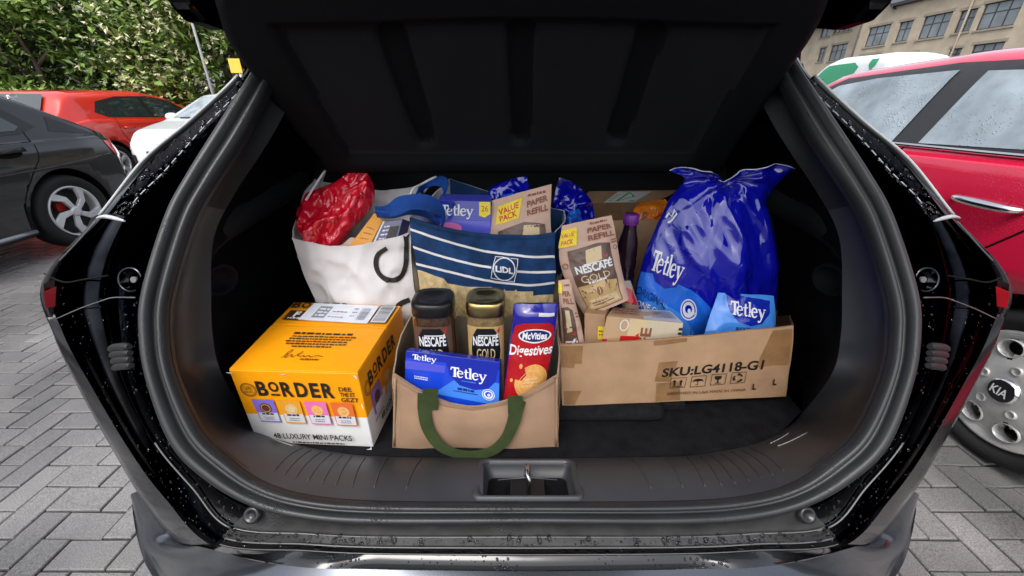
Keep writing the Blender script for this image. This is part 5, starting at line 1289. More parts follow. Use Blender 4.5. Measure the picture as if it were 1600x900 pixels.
# ------------------------------------------------------------------ open bags built from four walls
def open_bag(parent, lo, hi, bulge, amp, freq, seed, m_out, m_in, name, nu=18, nv=22, thick=.0025, floor_m=None, split=None, rim=None, ridge=0.0):
    """four walls; lo/hi corners front-left, front-right, back-right, back-left. returns the wall sheets"""
    C = sum((Vector(p) for p in list(lo) + list(hi)), Vector()) / 8; sh = []
    for i in range(4):
        j = (i + 1) % 4; mid_ = (Vector(lo[i]) + Vector(lo[j])) / 2; n = (Vector(lo[j]) - Vector(lo[i])).cross(Vector((0, 0, 1))).normalized()
        if n.dot(mid_ - C) < 0: n = -n
        bb = bulge[i]; rr = rim[i] if rim else 0
        L, Rr = [Vector(lo[i]), Vector(lo[i]).lerp(Vector(hi[i]), .5) + n * .002, Vector(hi[i])], [Vector(lo[j]), Vector(lo[j]).lerp(Vector(hi[j]), .5) + n * .002, Vector(hi[j])]
        s_ = Sheet(L, Rr, n, (lambda a, t, bb=bb: bb * math.sin(math.pi * a) * (.35 + .65 * math.sin(math.pi * min(t, .9)))), amp, freq, seed, ridge, 10)
        if rr:
            old = s_.base
            s_.base = lambda a, t, old=old, rr=rr: old(a, t) + Vector((0, 0, -rr * (4 * a * (1 - a)) * t * t))
        sh.append(s_)
    for i, s_ in enumerate(sh):
        mb_ = MB(); rws = s_.rows(nu, nv)
        mb_.grid(rws, m_out if not split else (lambda r_, c_: split(i, r_ / nv, c_ / nu)))
        inn = [[p - s_.n * thick for p in r_] for r_ in rws]
        mb_.grid(inn, m_in, flip=True); mb_.grid([rws[-1], inn[-1]], m_in)
        mb_.build(name, parent, fix=False)
    MB().add([Vector(p) + Vector((0, 0, .003)) for p in lo], [[0, 1, 2, 3]], floor_m or m_in).build('bag_base', parent)
    return sh

# ------------------------------------------------------------------ brown shopping bag at the front with green handles
JL, JR = at(615, 698, Z=FZ), at(871, 698, Z=FZ); jy = JL.y
jlo = [JL, JR, Vector((JR.x - .004, jy + .165, FZ)), Vector((JL.x + .006, jy + .165, FZ))]
jhi = [at(615, 582, Y=jy + .012), at(873, 586, Y=jy + .012), at(870, 496, Y=jy + .165), at(642, 494, Y=jy + .165)]
jb = empty('shopping_bag', (JL + JR) / 2 + Vector((0, .07, 0)), 0, 'small brown shopping bag with dark green webbing handles at the front', 'bag')
js = open_bag(jb, jlo, jhi, (.010, .006, .004, .016), .0045, 11, 3, 'jute_bag', 'jute_inside', 'bag_wall', rim=(.068, .0, .0, .0))
for u in (615.5, 869):
    a, b_ = at(u, 697, Y=jy - .003), at(u + (2 if u < 700 else 1), 590, Y=jy + .008)
    MB().tube([a.lerp(b_, k / 6) for k in range(7)], .0026, 'jute_bag', 6).build('piping', jb)
MB().ribbon([js[0](.02 + .96 * k / 24, .985) + Vector((0, -.002, -.004)) for k in range(25)], lambda i: (0, -.1, 1), .012, .0018, 'jute_bag').build('hem', jb)
pr = Print(js[0], .0014, .02)
for t_ in (.925, .905): pr.lines(.03, .97, (t_,), .006, 'cream', gap=1.2, seed=int(t_ * 1000))
for a_ in (.035, .965):
    for k in range(26): pr.rect(a_ - .0015, .05 + k * .034, a_ + .0015, .068 + k * .034, 'kraft')
pr.build('stitching', jb)
hp = [(664, 612), (663, 640), (668, 668), (684, 694), (708, 707), (738, 711), (768, 705), (790, 686), (802, 660), (808, 636), (812, 624)]
dpt = [.006, -.004, -.013, -.018, -.021, -.023, -.021, -.017, -.012, -.004, .006]
P = [at(u + 8 * 0, v, Y=jy + d) for (u, v), d in zip(hp, dpt)]; P = resample(P, 50)
def hside(i):
    t = (P[min(i + 1, 49)] - P[max(i - 1, 0)]).normalized(); return t.cross(Vector((0, -1, .25)))
MB().ribbon(P, hside, lambda i: .0165 + .010 * abs(i - 25) / 25, .0018, 'green_web').build('handle', jb)
for u, v0, v1 in ((673, 611, 640), (805, 622, 646)):
    MB().ribbon([at(u, lerp(v0 - 3, v1, k / 6), Y=jy - .002) for k in range(7)], lambda i: (1, 0, 0), .027, .002, 'green_web').build('handle_patch', jb)

# contents of the brown bag
def jar(name, label, u0, u1, vtop, Y, zbot, lid_h, lid_m, glass_m, lab_m):
    c = at((u0 + u1) / 2, vtop, Y=Y); r = abs(at(u1, vtop + 12, Y=Y).x - at(u0, vtop + 12, Y=Y).x) / 2; zt = c.z
    t = empty(name, (c.x, Y, zbot), 0, label, 'jar', 'coffee jars in the brown bag'); hj = zt - zbot; sqn = 3.2
    prof = [(.001, zbot), (r * .93, zbot), (r * 1.0, zbot + .008), (r * 1.02, zbot + hj * .45), (r * 1.0, zt - lid_h - .012), (r * .93, zt - lid_h - .004), (r * .90, zt - lid_h + .004)]
    MB().lathe(prof, glass_m, 40, (c.x, Y, 0), sq=sqn).build('jar_glass', t)
    prof = [(r * .97, zt - lid_h), (r * 1.0, zt - lid_h + .002), (r * 1.0, zt - .010), (r * .985, zt - .004), (r * .93, zt), (r * .55, zt - .0005), (r * .5, zt - .0025), (.001, zt - .0025)]
    MB().lathe(prof, lid_m, 40, (c.x, Y, 0), sq=sqn).build('lid', t)
    # label wrapped on the front of the square jar
    zl0, zl1 = zbot + .02, zt - lid_h - .015
    def wrap(a, t_):
        an = lerp(-1, 1, a) * R(62); ca, sa = math.cos(an), math.sin(an); q = (abs(ca) ** sqn + abs(sa) ** sqn) ** (-1 / sqn)
        return Vector((c.x + sa * q * r * 1.02, Y - ca * q * r * 1.02, lerp(zl0, zl1, t_)))
    class W(Sheet):
        def __init__(s): s.n = Vector((0, -1, 0)); s.g = None
        def base(s, a, t_): return wrap(a, t_)
        def __call__(s, a, t_): return wrap(a, t_)
    sh = W(); W_ = 2 * r * 1.3; pr = Print(sh, .0005, .006, W_, zl1 - zl0)
    pr.rect(.10, .05, .90, .99, lab_m)
    oc = 8; P_ = [(.19, .72), (.22, .88), (.32, .97), (.68, .97), (.78, .88), (.81, .72), (.78, .52), (.66, .38), (.34, .38), (.22, .52)]
    pr.poly(P_, 'label_black')
    pr.text('NESCAFÉ', .5, .83, .10, 'white_print', .54, bold=.03); pr.rect(.34, .888, .76, .90, 'white_print')
    pr.poly([(.74, .94), (.81, .985), (.78, .91)], 'red_ink')
    pr.text('GOLD', .5, .685, .115, 'cream', .40, bold=.005)
    pr.lines(.38, .62, (.575,), .028, 'gold_ink', seed=7)
    pr.poly(ell(.5, .475, .06, .07, 16), 'gold_ink'); pr.shape(stroke([(.49, .53), (.505, .48), (.495, .42)], .012, 8), 'label_black')
    pr.lines(.25, .75, (.25, .19, .12), .035, 'gold_ink', seed=8)
    pr.build('label', t); return t
jar('coffee_jar', 'square glass coffee jar with black lid in the brown bag', 644, 709, 463, jy + .112, FZ + .012, .027, 'black_lid', 'coffee_glass', 'pouch_brown')
jar('coffee_jar', 'square glass coffee jar with gold lid in the brown bag', 728, 790, 462, jy + .114, FZ + .012, .029, 'gold_lid', 'gold_glass', 'pouch_gold')
def tea_front(pr, big=True, small=True):
    """print of a blue tea box, st coordinates"""
    pr.poly([(.0, .0), (1, .0), (1, .52), (.55, .50), (.30, .42), (.0, .40)], 'tea_blue_light' if False else 'tea_blue')
    n = 9
    pr.poly([(.47, .93), (.97, .93), (.96, .70), (.90, .48), (.78, .36), (.66, .36), (.54, .48), (.48, .70)], 'tea_blue_dark')
    pr.text('', .725, .73, .30, 'white_print', .40, word=SERIF); pr.lines(.66, .80, (.50,), .035, 'tea_blue_light', seed=3)
# tea box standing in front of the jars
Y1 = jy + .030
a = [at(628, 600, Y=Y1 - .006), at(779, 638, Y=Y1 - .012), at(781, 566, Y=Y1 + .012), at(634, 548, Y=Y1 + .016)]
a[0] = a[0] + Vector((0, 0, -.03)); a[1] = a[1] + Vector((0, 0, -.02))
bk = [p + Vector((.003, .020, -.006)) for p in a]
tb = empty('tea_box', (a[0] + bk[1]) / 2, 0, 'blue tea box leaning in front of the two jars in the brown bag', 'box', 'tea boxes')
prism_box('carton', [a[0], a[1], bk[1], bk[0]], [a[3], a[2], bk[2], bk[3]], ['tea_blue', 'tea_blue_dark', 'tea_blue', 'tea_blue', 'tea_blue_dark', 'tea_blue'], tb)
sh = flat(*a, n=Vector((0, -1, .3))); pr = Print(sh, .0005, .02)
pr.poly([(0, .86), (1, .86), (1, .995), (0, .995)], 'tea_blue_dark'); pr.poly([(0, .62), (.42, .66), (.42, .80), (0, .80)], 'tea_violet')
pr.poly([(.30, .20), (1, .20), (1, .62), (.55, .60)], 'tea_blue_light')
pr.poly([(.43, .86), (.98, .86), (.96, .64), (.88, .48), (.74, .42), (.58, .46), (.47, .62)], 'tea_blue_dark')
pr.text('', .20, .90, .11, 'white_print', .25, word=SERIF); pr.text('', .67, .71, .19, 'white_print', .38, word=SERIF); pr.lines(.6, .76, (.55,), .02, 'tea_blue_light', seed=3)
pr.lines(.55, .75, (.37,), .045, 'navy', seed=5); pr.lines(.5, .8, (.33,), .02, 'navy', seed=6); pr.lines(.10, .26, (.49, .45), .022, 'label_paper', seed=8)
pr.poly(ell(.885, .38, .068, .105, 24), 'label_paper'); outline(pr, ell(.885, .38, .055, .085, 24), .008, 'tea_blue'); pr.poly(ell(.885, .385, .034, .05, 14), 'tea_blue'); pr.poly(ell(.89, .375, .018, .028, 12), 'label_paper')
pr.build('front_print', tb)
# digestives
Y2 = jy + .05
L = [at(786, 632, Y=Y2 - .012), at(790, 580, Y=Y2 + .0), at(798, 520, Y=Y2 + .012), at(803, 474, Y=Y2 + .02)]; Rr = [at(848, 624, Y=Y2 - .008), at(858, 575, Y=Y2), at(868, 520, Y=Y2 + .012), at(873, 474, Y=Y2 + .02)]
dg_ = empty('biscuit_packet', (L[0] + Rr[0]) / 2, 0, 'red and blue packet of round biscuits standing upright in the brown bag', 'packet')
bl = lambda a, t: .016 * (max(0, math.sin(math.pi * a)) ** .5) * min(1, (1.03 - t) * 7, t * 9 + .3)
fs = Sheet(L, Rr, (0, -1, .25), bl, .0012, 40, 5); bs = Sheet(L, Rr, (0, -1, .25), lambda a, t: -2.2 * bl(a, t), .0012, 40, 5)
closed_pouch('wrapper', fs, bs, 'digestive_blue', dg_)
pr = Print(fs, .0012, .006)
pr.poly([(.02, .01), (.98, .01), (.95, .66), (.91, .76), (.78, .80), (.25, .80), (.09, .76), (.05, .66)], 'digestive_red')
pr.poly(ell(.53, .665, .36, .068, 26), 'white_print'); pr.poly(ell(.53, .665, .325, .056, 26), 'navy'); pr.text('McVities', .53, .665, .062, 'white_print', .54, bold=.035)
pr.text('Digestives', .5, .535, .085, 'white_print', .92, bold=.02)
P_ = ell(.60, .245, .36, .165, 30); P_ = [(x, y) if not (x < .42 and y > .30) else (x + .12, y - .045) for x, y in P_]
pr.poly(P_, 'biscuit'); outline(pr, ell(.60, .235, .27, .12, 26), .012, 'cream'); pr.lines(.42, .78, (.27, .235, .20), .018, 'cream', seed=2); pr.poly(ell(.33, .40, .04, .022, 10), 'biscuit'); pr.poly(ell(.16, .27, .035, .02, 10), 'biscuit')
pr.rect(.56, .875, .90, .905, 'pale'); pr.build('front_print', dg_)

# ------------------------------------------------------------------ cardboard carton on the right
cz = .706
CLb, CRb = at(878, 634, Z=cz), at(1228, 619, Z=cz)
CLt, CRt = at(874, 538, Y=CLb.y + .003), at(1240, 509, Y=CRb.y - .004)
cl = [CLb, CRb, CRb + Vector((.0, .27, 0)), CLb + Vector((-.01, .27, 0))]; ch = [CLt, CRt, at(1208, 487, Y=CRt.y + .27) + Vector((.05, 0, 0)), CLt + Vector((0, .27, .005))]
ct = empty('cardboard_carton', sum(cl, Vector()) / 4, 0, 'open kraft cardboard carton with printed stock code holding the big tea bags', 'carton')
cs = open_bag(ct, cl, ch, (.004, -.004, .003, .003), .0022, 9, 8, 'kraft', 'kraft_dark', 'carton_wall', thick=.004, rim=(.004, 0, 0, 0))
fr = cs[0]; pr = Print(fr, .0009, .02)
tape = MB()
def strip(P, nm='packing_tape', m='parcel_tape'):
    p_ = Print(fr, .0005, .02); p_.poly(P, m); return p_.build(nm, ct)
strip([(.0, .72), (.09, .70), (.10, .97), (.0, .985)]); strip([(.0, .66), (.055, .64), (.06, .72), (.0, .73)]); strip([(.01, .02), (.055, .02), (.085, .26), (.01, .27)]); strip([(.84, .48), (.93, .50), (.985, .97), (.91, .975)]); strip([(.93, .50), (.99, .48), (.995, .96), (.985, .97)])
strip([(.40, .985), (.54, .985), (.54, .93), (.40, .91)]); strip([(.40, .36), (.47, .34), (.50, .66), (.42, .66)]); strip([(.41, .02), (.52, .02), (.515, .33), (.41, .33)])
pr.text('SKU:LG4118-G1', .655, .51, .125, 'ink', .445, bold=.03, shear=.15, rot=R(1.2))
for k in range(4):
    x0 = .47 + k * .088; y0_ = .235 + k * .012; w_, h_ = .065, .165
    pr.line([(x0, y0_), (x0 + w_, y0_ + .004), (x0 + w_ + .004, y0_ + h_), (x0 + .004, y0_ + h_)], .0016, 'ink', 0, True)
    X, Yc = x0 + w_ / 2, y0_ + h_ / 2
    if k == 0:
        for d in (-.014, .014): pr.rect(X + d - .004, Yc - .045, X + d + .004, Yc + .03, 'ink'); pr.poly([(X + d - .009, Yc + .02), (X + d + .009, Yc + .02), (X + d, Yc + .055)], 'ink')
        pr.rect(X - .024, Yc - .062, X + .024, Yc - .052, 'ink')
    elif k == 1:
        pr.poly([(X - .026, Yc), (X - .018, Yc + .032), (X, Yc + .046), (X + .018, Yc + .032), (X + .026, Yc), (X + .012, Yc + .008), (X, Yc), (X - .012, Yc + .008)], 'ink'); pr.line([(X, Yc), (X, Yc - .05), (X - .01, Yc - .052)], .0015, 'ink')
    elif k == 2:
        pr.poly([(X - .016, Yc + .055), (X - .013, Yc + .01), (X, Yc - .008), (X + .013, Yc + .01), (X + .016, Yc + .055)], 'ink'); pr.rect(X - .003, Yc - .05, X + .003, Yc, 'ink'); pr.rect(X - .014, Yc - .058, X + .014, Yc - .05, 'ink')
    else:
        for q in range(3):
            a0 = q * 2.094 + .3; pr.line([(X + .019 * math.cos(a0 + t), Yc + .055 * math.sin(a0 + t)) for t in (0, .4, .8, 1.2, 1.5)], [.002, .004, .004, .0065, .001], 'ink')
pr.text('DESIGNED IN USA MADE IN CHINA', .635, .155, .042, 'ink_brown', .35, bold=.0)
pr.text('L', .845, .20, .085, 'ink', .016, bold=.04); pr.text('L', .935, .255, .085, 'ink', .016, bold=.04); pr.build('front_print', ct)

# felt bag lying under the carton
f0, f1 = at(880, 660, Z=FZ), at(1032, 656, Z=FZ); b = MB(); rows_ = []
cx0, cx1 = f0.x - .06, f1.x + .012; cy0 = f0.y
for k, (ins, z) in enumerate(((.004, FZ), (.0, FZ + .006), (.0, FZ + .014), (.005, FZ + .0205), (.05, FZ + .021))):
    rows_.append([(x, y, z) for x, y in rrect(cx0 + ins, cy0 + ins, cx1 - ins, cy0 + .25 - ins, .03, 5)])
b.grid(rows_, 'mat_felt', close_u=True); b.add(rows_[-1], [list(range(24))], 'mat_felt')
fb = empty('felt_organiser', ((cx0 + cx1) / 2, cy0 + .12, FZ), 0, 'flat dark felt bag lying on the boot floor under the carton', 'bag'); b.build('felt_body', fb)
st_ = [Vector((x, y, FZ + .0095)) for x, y in rrect(cx0 - .0006, cy0 - .0006, cx1 + .0006, cy0 + .25, .03, 6)]
MB().tube(st_ + [st_[0]], .0022, 'trim_dark', 5, cap=False).build('edge_binding', fb)
MB().box((cx1 + .001, cy0 + .035, FZ), (cx1 + .05, cy0 + .06, FZ + .018), 'mat_felt').build('strap_end', fb, bevel=.003)

# ------------------------------------------------------------------ big tea bags in the carton
def big_tea_bag(label, Lp, Rp, Yb, bul, seed, spec):
    L = [at(u, v, Y=Yb + dy) for u, v, dy in Lp]; Rr = [at(u, v, Y=Yb + dy) for u, v, dy in Rp]; n = (0, -1, .22)
    prof = lambda a, t: bul * (max(0, math.sin(math.pi * clamp(a))) ** .55) * (1 + .32 * math.exp(-((a - .60 - .1 * (t - .4)) / .09) ** 2)) * interp([(0, .55), (.12, .95), (.35, 1.0), (.6, .80), (.78, .50), (.9, .20), (1, .02)], t)
    def folds(a, t):
        dx, dy = (a - .47) * .26, (t - .90) * .42; r_ = math.hypot(dx, dy); th = math.atan2(dx, -dy) + .25 * noise.noise(Vector((a * 3, t * 3, seed)))
        f = math.sin(th * 8.5 + seed); f = math.copysign(abs(f) ** .6, f)
        return .010 * f * math.exp(-r_ / .15) * smooth(r_ / .03) + .006 * math.sin(a * 33 + 2 * t) * smooth((t - .86) * 9)
    fs = Sheet(L, Rr, n, lambda a, t: prof(a, t) + folds(a, t), .0035, 8, seed, .013, 7.5, (1.5, 1, .5, .75)); bs = Sheet(L, Rr, n, lambda a, t: -prof(a, t) + folds(a, t) - .0015, .0035, 8, seed, .006, 7)
    rim = lambda a, t: Vector((0, 0, (-.036 * math.exp(-((a - .45) / .09) ** 2) + .006 * math.sin(a * 17)) * t ** 5))
    for s_ in (fs, bs):
        old = s_.base; s_.base = lambda a, t, old=old: old(a, t) + rim(a, t)
    c = (L[0] + Rr[0]) / 2; t_ = empty('tea_bag', (c.x, c.y, cz), 0, label, 'bag')
    closed_pouch('bag_film', fs, bs, 'blue_film', t_, 110, 130); pr = Print(fs, .0022, .0045); spec(pr); pr.build('front_print', t_)
    MB().tube([fs(k / 40, .997) for k in range(41)], .0009, 'label_paper', 5).build('cut_edge', t_)
    return fs
def logo(pr, c, al, up, plate, pm):
    pr.poly([(c[0] + al[0] * x + up[0] * y, c[1] + al[1] * x + up[1] * y) for x, y in plate], pm, True); pr.textpx('', c, al, up, 'white_print', word=SERIF)
def seal_px(pr, c, rx, ry):
    pr.poly(ell(*c, rx, ry, 22), 'label_paper', True); outline(pr, ell(*c, rx * .8, ry * .8, 22), 1.6, 'blue_film', True); pr.poly(ell(c[0], c[1] - 1, rx * .45, ry * .4, 12), 'blue_film', True); pr.poly(ell(c[0] + 1, c[1] + 2, rx * .2, ry * .25, 8), 'label_paper', True)
PLATE = [(-.62, .85), (-.3, .98), (.62, .9), (.60, -.2), (.42, -.9), (.1, -1.15), (-.25, -1.0), (-.5, -.3)]
def specA(pr):
    pr.poly([(997, 446), (1003, 424), (1030, 428), (1080, 452), (1112, 482), (1100, 530), (1040, 528), (1000, 500)], 'blue_film_mid', True)
    pr.poly([(1000, 470), (1030, 470), (1064, 490), (1084, 520), (1060, 530), (1010, 510)], 'blue_film_light', True)
    logo(pr, (1044, 414), (48, 18), (9, -30), PLATE, 'blue_film'); pr.textpx('ORIGINAL', (1019, 464), (46, 25), (5, -11), 'navy', .0)
    pr.textpx('ONE CUP', (1016, 481), (40, 18), (3, -9), 'white_print', .01); seal_px(pr, (1076, 483), 13, 17)
    pr.shape(stroke([(1041, 340), (1046, 333), (1050, 338), (1055, 328), (1058, 334), (1050, 345), (1044, 348)], 3.0), 'label_paper', True)
def specB(pr):
    logo(pr, (1168, 484), (54, 8), (1, -21), PLATE, 'tea_blue_dark')
    pr.textpx('BLACK TEA', (1162, 514), (24, 2), (0, -5), 'navy', .02); pr.shape(stroke([(1135, 521), (1180, 521)], 2.2), 'navy', True); pr.shape(stroke([(1130, 527), (1190, 526)], 1.6), 'navy', True)
big_tea_bag('large crumpled glossy blue tea bag rising above the cardboard carton', [(1000, 560, .0), (994, 470, .0), (1004, 412, .0), (1022, 362, .01), (1046, 312, .02), (1070, 282, .025), (1046, 265, .01)],
        [(1206, 545, .0), (1212, 470, .0), (1213, 415, .0), (1208, 360, .01), (1198, 322, .02), (1208, 290, .02), (1248, 258, .0)], CLb.y + .16, .06, 2.0, specA)
# ------------------------------------------------------------------ coffee refill pouches
def pouch(name, label, L, Rr, Y, tilt, bul, m, spec, group=None, nb=1.0, seed=4, ridge=.005):
    """L/R: px lists bottom to top; tilt = how much further away the top is"""
    k = len(L) - 1; Lp = [at(u, v, Y=Y + tilt * i / k) for i, (u, v) in enumerate(L)]; Rp = [at(u, v, Y=Y + tilt * i / k) for i, (u, v) in enumerate(Rr)]
    prof = lambda a, t: bul * (max(0, math.sin(math.pi * clamp(a))) ** .6) * interp([(0, .65), (.15, 1), (.45, .9), (.75, .5), (.9, .1), (1, 0)], t)
    fs = Sheet(Lp, Rp, (0, -1, .25), prof, .0016, 20, seed, ridge, 16); bs = Sheet(Lp, Rp, (0, -1, .25), lambda a, t: -prof(a, t) * nb - .001, .0016, 20, seed)
    c = (Lp[0] + Rp[0]) / 2; t_ = empty(name, c, 0, label, 'pouch', group); closed_pouch('pouch_film', fs, bs, m, t_, 30, 40)
    pr = Print(fs, .0014, .007); spec(pr); pr.build('front_print', t_); return t_
def refill(pr, vp=True):
    pr.poly([(.14, .04), (.86, .04), (.86, .70), (.66, .735), (.14, .715)], 'pouch_brown')
    pr.poly([(.15, .05), (.84, .05), (.84, .30), (.55, .345), (.15, .315)], 'pouch_gold'); pr.poly([(.20, .07), (.80, .07), (.78, .16), (.22, .165)], 'cream')
    pr.poly([(.40, .52), (.68, .56), (.70, .695), (.44, .685)], 'cream')
    pr.text('NESCAFÉ', .52, .495, .075, 'white_print', .62, bold=.035); pr.rect(.36, .535, .80, .545, 'white_print'); pr.poly([(.72, .58), (.78, .61), (.77, .565)], 'red_ink')
    pr.text('GOLD', .50, .39, .075, 'cream', .50); pr.lines(.34, .68, (.335,), .02, 'white_print', seed=3)
    pr.poly(ell(.48, .235, .055, .042, 16), 'text_brown'); pr.shape(stroke([(.48, .27), (.485, .235), (.475, .20)], .012, 6), 'cream'); pr.lines(.26, .6, (.125,), .014, 'text_brown', seed=5); pr.lines(.26, .74, (.095,), .014, 'text_brown', seed=6)
    pr.rect(-.0 + .003, .76, .30, .95, 'yellow'); pr.text('VALUE', .13, .885, .045, 'red_ink', .24, bold=.02); pr.text('PACK', .14, .81, .045, 'red_ink', .2, bold=.02)
    pr.lines(.54, .90, (.945,), .028, 'text_brown', seed=9); pr.text('PAPER', .72, .885, .055, 'text_brown', .44, bold=.025); pr.text('REFILL', .73, .80, .055, 'text_brown', .46, bold=.025)
    pr.lines(.88, .97, (.72, .69), .02, 'text_brown', seed=10); outline(pr, ell(.93, .64, .03, .022, 12), .01, 'text_brown'); outline(pr, ell(.08, .56, .04, .028, 12), .012, 'text_brown')
pouch('coffee_pouch', 'beige coffee refill pouch with gold and brown front in the carton', [(912, 492), (888, 448), (874, 402), (878, 352)], [(982, 468), (972, 425), (964, 380), (955, 336)], CLb.y + .085, .05, .027, 'pouch_paper', refill, 'coffee refill pouches')
def sidepouch(pr):
    pr.poly([(.10, .02), (.72, .02), (.70, .55), (.45, .60), (.10, .58)], 'pouch_brown'); pr.poly([(.25, .28), (.5, .30), (.5, .55), (.28, .55)], 'cream')
    pr.text('FÉ', .42, .14, .09, 'white_print', .5, bold=.04); pr.poly([(.5, .26), (.62, .30), (.6, .24)], 'red_ink'); pr.text('FILL', .55, .68, .075, 'text_brown', .6, bold=.03); pr.text('PER', .5, .79, .07, 'text_brown', .5, bold=.03); pr.lines(.4, .85, (.90,), .03, 'text_brown', seed=2); pr.rect(.02, .80, .24, .96, 'yellow'); pr.lines(.76, .95, (.5, .46), .02, 'text_brown', seed=3)
pouch('coffee_pouch', 'narrow beige refill pouch squeezed into the left end of the carton', [(878, 556), (876, 510), (874, 470), (872, 438)], [(918, 552), (908, 510), (899, 470), (890, 436)], CLb.y + .03, .03, .012, 'pouch_paper', sidepouch, 'coffee refill pouches', seed=9)
pouch('tea_pack', 'pale blue tea pack standing low in front of the large blue tea bag', [(1093, 556), (1100, 525), (1110, 492), (1122, 457)], [(1206, 552), (1210, 525), (1212, 492), (1209, 462)], CLb.y + .05, .04, .02, 'blue_film_light', specB, None, seed=23, ridge=.004)
# two small boxes in the carton
y3 = CLb.y + .022
a = [at(936, 552, Y=y3), at(1062, 549, Y=y3 + .012), at(1068, 505, Y=y3 + .022), at(948, 494, Y=y3 + .012)]
bk = [at(958, 540, Y=y3 + .07), at(1046, 536, Y=y3 + .075), at(1047, 486, Y=y3 + .085), at(958, 480, Y=y3 + .078)]
lt = empty('latte_box', (a[0] + bk[1]) / 2, 0, 'small tan and cream box with red lettering lying in the carton', 'box')
prism_box('carton', [a[0], a[1], bk[1], bk[0]], [a[3], a[2], bk[2], bk[3]], ['tan_card_light', 'pale', 'tan_card', 'tan_card', 'tan_card', 'tan_card'], lt)
sh = flat(*a, n=Vector((0, -1, .2))); pr = Print(sh, .0005, .03)
pr.rect(.0, .0, .30, 1, 'tan_card'); pr.rect(.30, 0, .52, 1, 'cream'); pr.rect(.22, .0, .46, .50, 'red_ink'); pr.text('IFE', .53, .42, .30, 'text_brown', .30, bold=.03, rot=R(90)); pr.rect(.0, .0, .06, .4, 'red_ink'); pr.poly([(.40, .52), (.45, .60), (.44, .50)], 'red_ink')
outline(pr, ell(.24, .80, .05, .15, 16), .012, 'white_print'); pr.lines(.94, .99, (.3, .45, .6, .75), .09, 'ink', seed=3); pr.build('front_print', lt)
sh = flat(a[3], a[2], bk[2], bk[3], n=Vector((0, 0, 1))); pr = Print(sh, .0005, .03); pr.rect(.48, .02, 1, .98, 'pale'); barcode(pr, .62, .25, .95, .85, 'ink_grey', 4); pr.lines(.06, .40, (.3, .5, .7), .09, 'text_brown', seed=4); outline(pr, [(.05, .2), (.42, .2), (.42, .85), (.05, .85)], .01, 'text_brown'); pr.build('top_print', lt)
a = [at(913, 545, Y=y3 + .018), at(944, 545, Y=y3 + .014), at(946, 492, Y=y3 + .03), at(913, 489, Y=y3 + .034)]; bk = [p + Vector((.02, .05, .006)) for p in a]
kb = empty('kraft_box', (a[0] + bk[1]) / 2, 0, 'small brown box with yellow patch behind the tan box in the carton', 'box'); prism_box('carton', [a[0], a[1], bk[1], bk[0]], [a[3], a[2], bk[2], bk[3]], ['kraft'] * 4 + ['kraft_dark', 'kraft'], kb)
pr = Print(flat(*a, n=Vector((0, -1, .2))), .0005); pr.rect(.66, .28, .99, .66, 'yellow'); pr.lines(.70, .95, (.5, .4), .05, 'text_brown', seed=1); pr.build('front_print', kb)
# bottle of squash
by = CLb.y + .20; c = at(978, 405, Y=by); zt_ = at(977, 334, Y=by).z; r = abs(at(994, 400, Y=by).x - at(962, 400, Y=by).x) / 2
bt = empty('squash_bottle', (c.x, by, cz), 0, 'dark squash bottle with purple cap behind the coffee pouch', 'bottle')
zc = at(977, 350, Y=by).z
MB().lathe([(.001, cz + .004), (r * .95, cz + .004), (r, cz + .015), (r, zc - .12), (r * .93, zc - .11), (r, zc - .10), (r, zc - .085), (r * .94, zc - .08), (r * .99, zc - .07), (r * .9, zc - .04), (r * .62, zc - .012), (r * .58, zc + .002)], 'squash', 36, (c.x, by, 0)).build('bottle_body', bt)
MB().lathe([(r * .66, zc), (r * .67, zt_ - .003), (r * .6, zt_), (.001, zt_)], 'purple_cap', 30, (c.x, by, 0)).build('cap', bt)
for k in range(18):
    an = 2 * math.pi * k / 18; MB().tube([(c.x + math.cos(an) * r * .67, by + math.sin(an) * r * .67, zc + .001), (c.x + math.cos(an) * r * .67, by + math.sin(an) * r * .67, zt_ - .004)], .0008, 'purple_cap', 4).build('cap_ridge', bt)
MB().lathe([(r * 1.012, zc - .20), (r * 1.012, zc - .125)], 'navy', 30, (c.x, by, 0)).build('label_band', bt)
# clear packet with pink beside the pouch
pouch('sweet_packet', 'clear crinkled packet with pinkish contents below the squash bottle', [(975, 500), (972, 470), (965, 440)], [(1002, 495), (996, 470), (985, 438)], CLb.y + .12, .02, .012, 'clear_film', lambda pr: pr.poly([(.1, .5), (.9, .4), (.8, .8), (.2, .9)], 'digestive_red'), None)

# ------------------------------------------------------------------ carton at the back with labelled flap and an orange packet
ya = 1.02; p = [at(920, 345, Y=ya), at(1062, 343, Y=ya)]; 
lo = [Vector((p[0].x, ya, FZ)), Vector((p[1].x, ya, FZ)), Vector((p[1].x, ya + .19, FZ)), Vector((p[0].x, ya + .19, FZ))]; hi = [p[0], p[1], Vector((p[1].x, ya + .19, p[1].z)), Vector((p[0].x, ya + .19, p[0].z))]
rc_ = empty('back_carton', sum(lo, Vector()) / 4, 0, 'brown cardboard carton at the back by the seat with a green triangle label', 'carton')
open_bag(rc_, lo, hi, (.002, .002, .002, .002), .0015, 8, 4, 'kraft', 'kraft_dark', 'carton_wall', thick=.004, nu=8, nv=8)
q = [Vector((p[0].x - .004, ya + .192, p[0].z)), Vector((p[1].x, ya + .192, p[1].z)), at(1062, 297, Y=ya + .205), at(921, 299, Y=ya + .205)]
MB().hexa([v for v in q], [v + Vector((0, .004, 0)) for v in q], 'kraft').build('raised_flap', rc_)
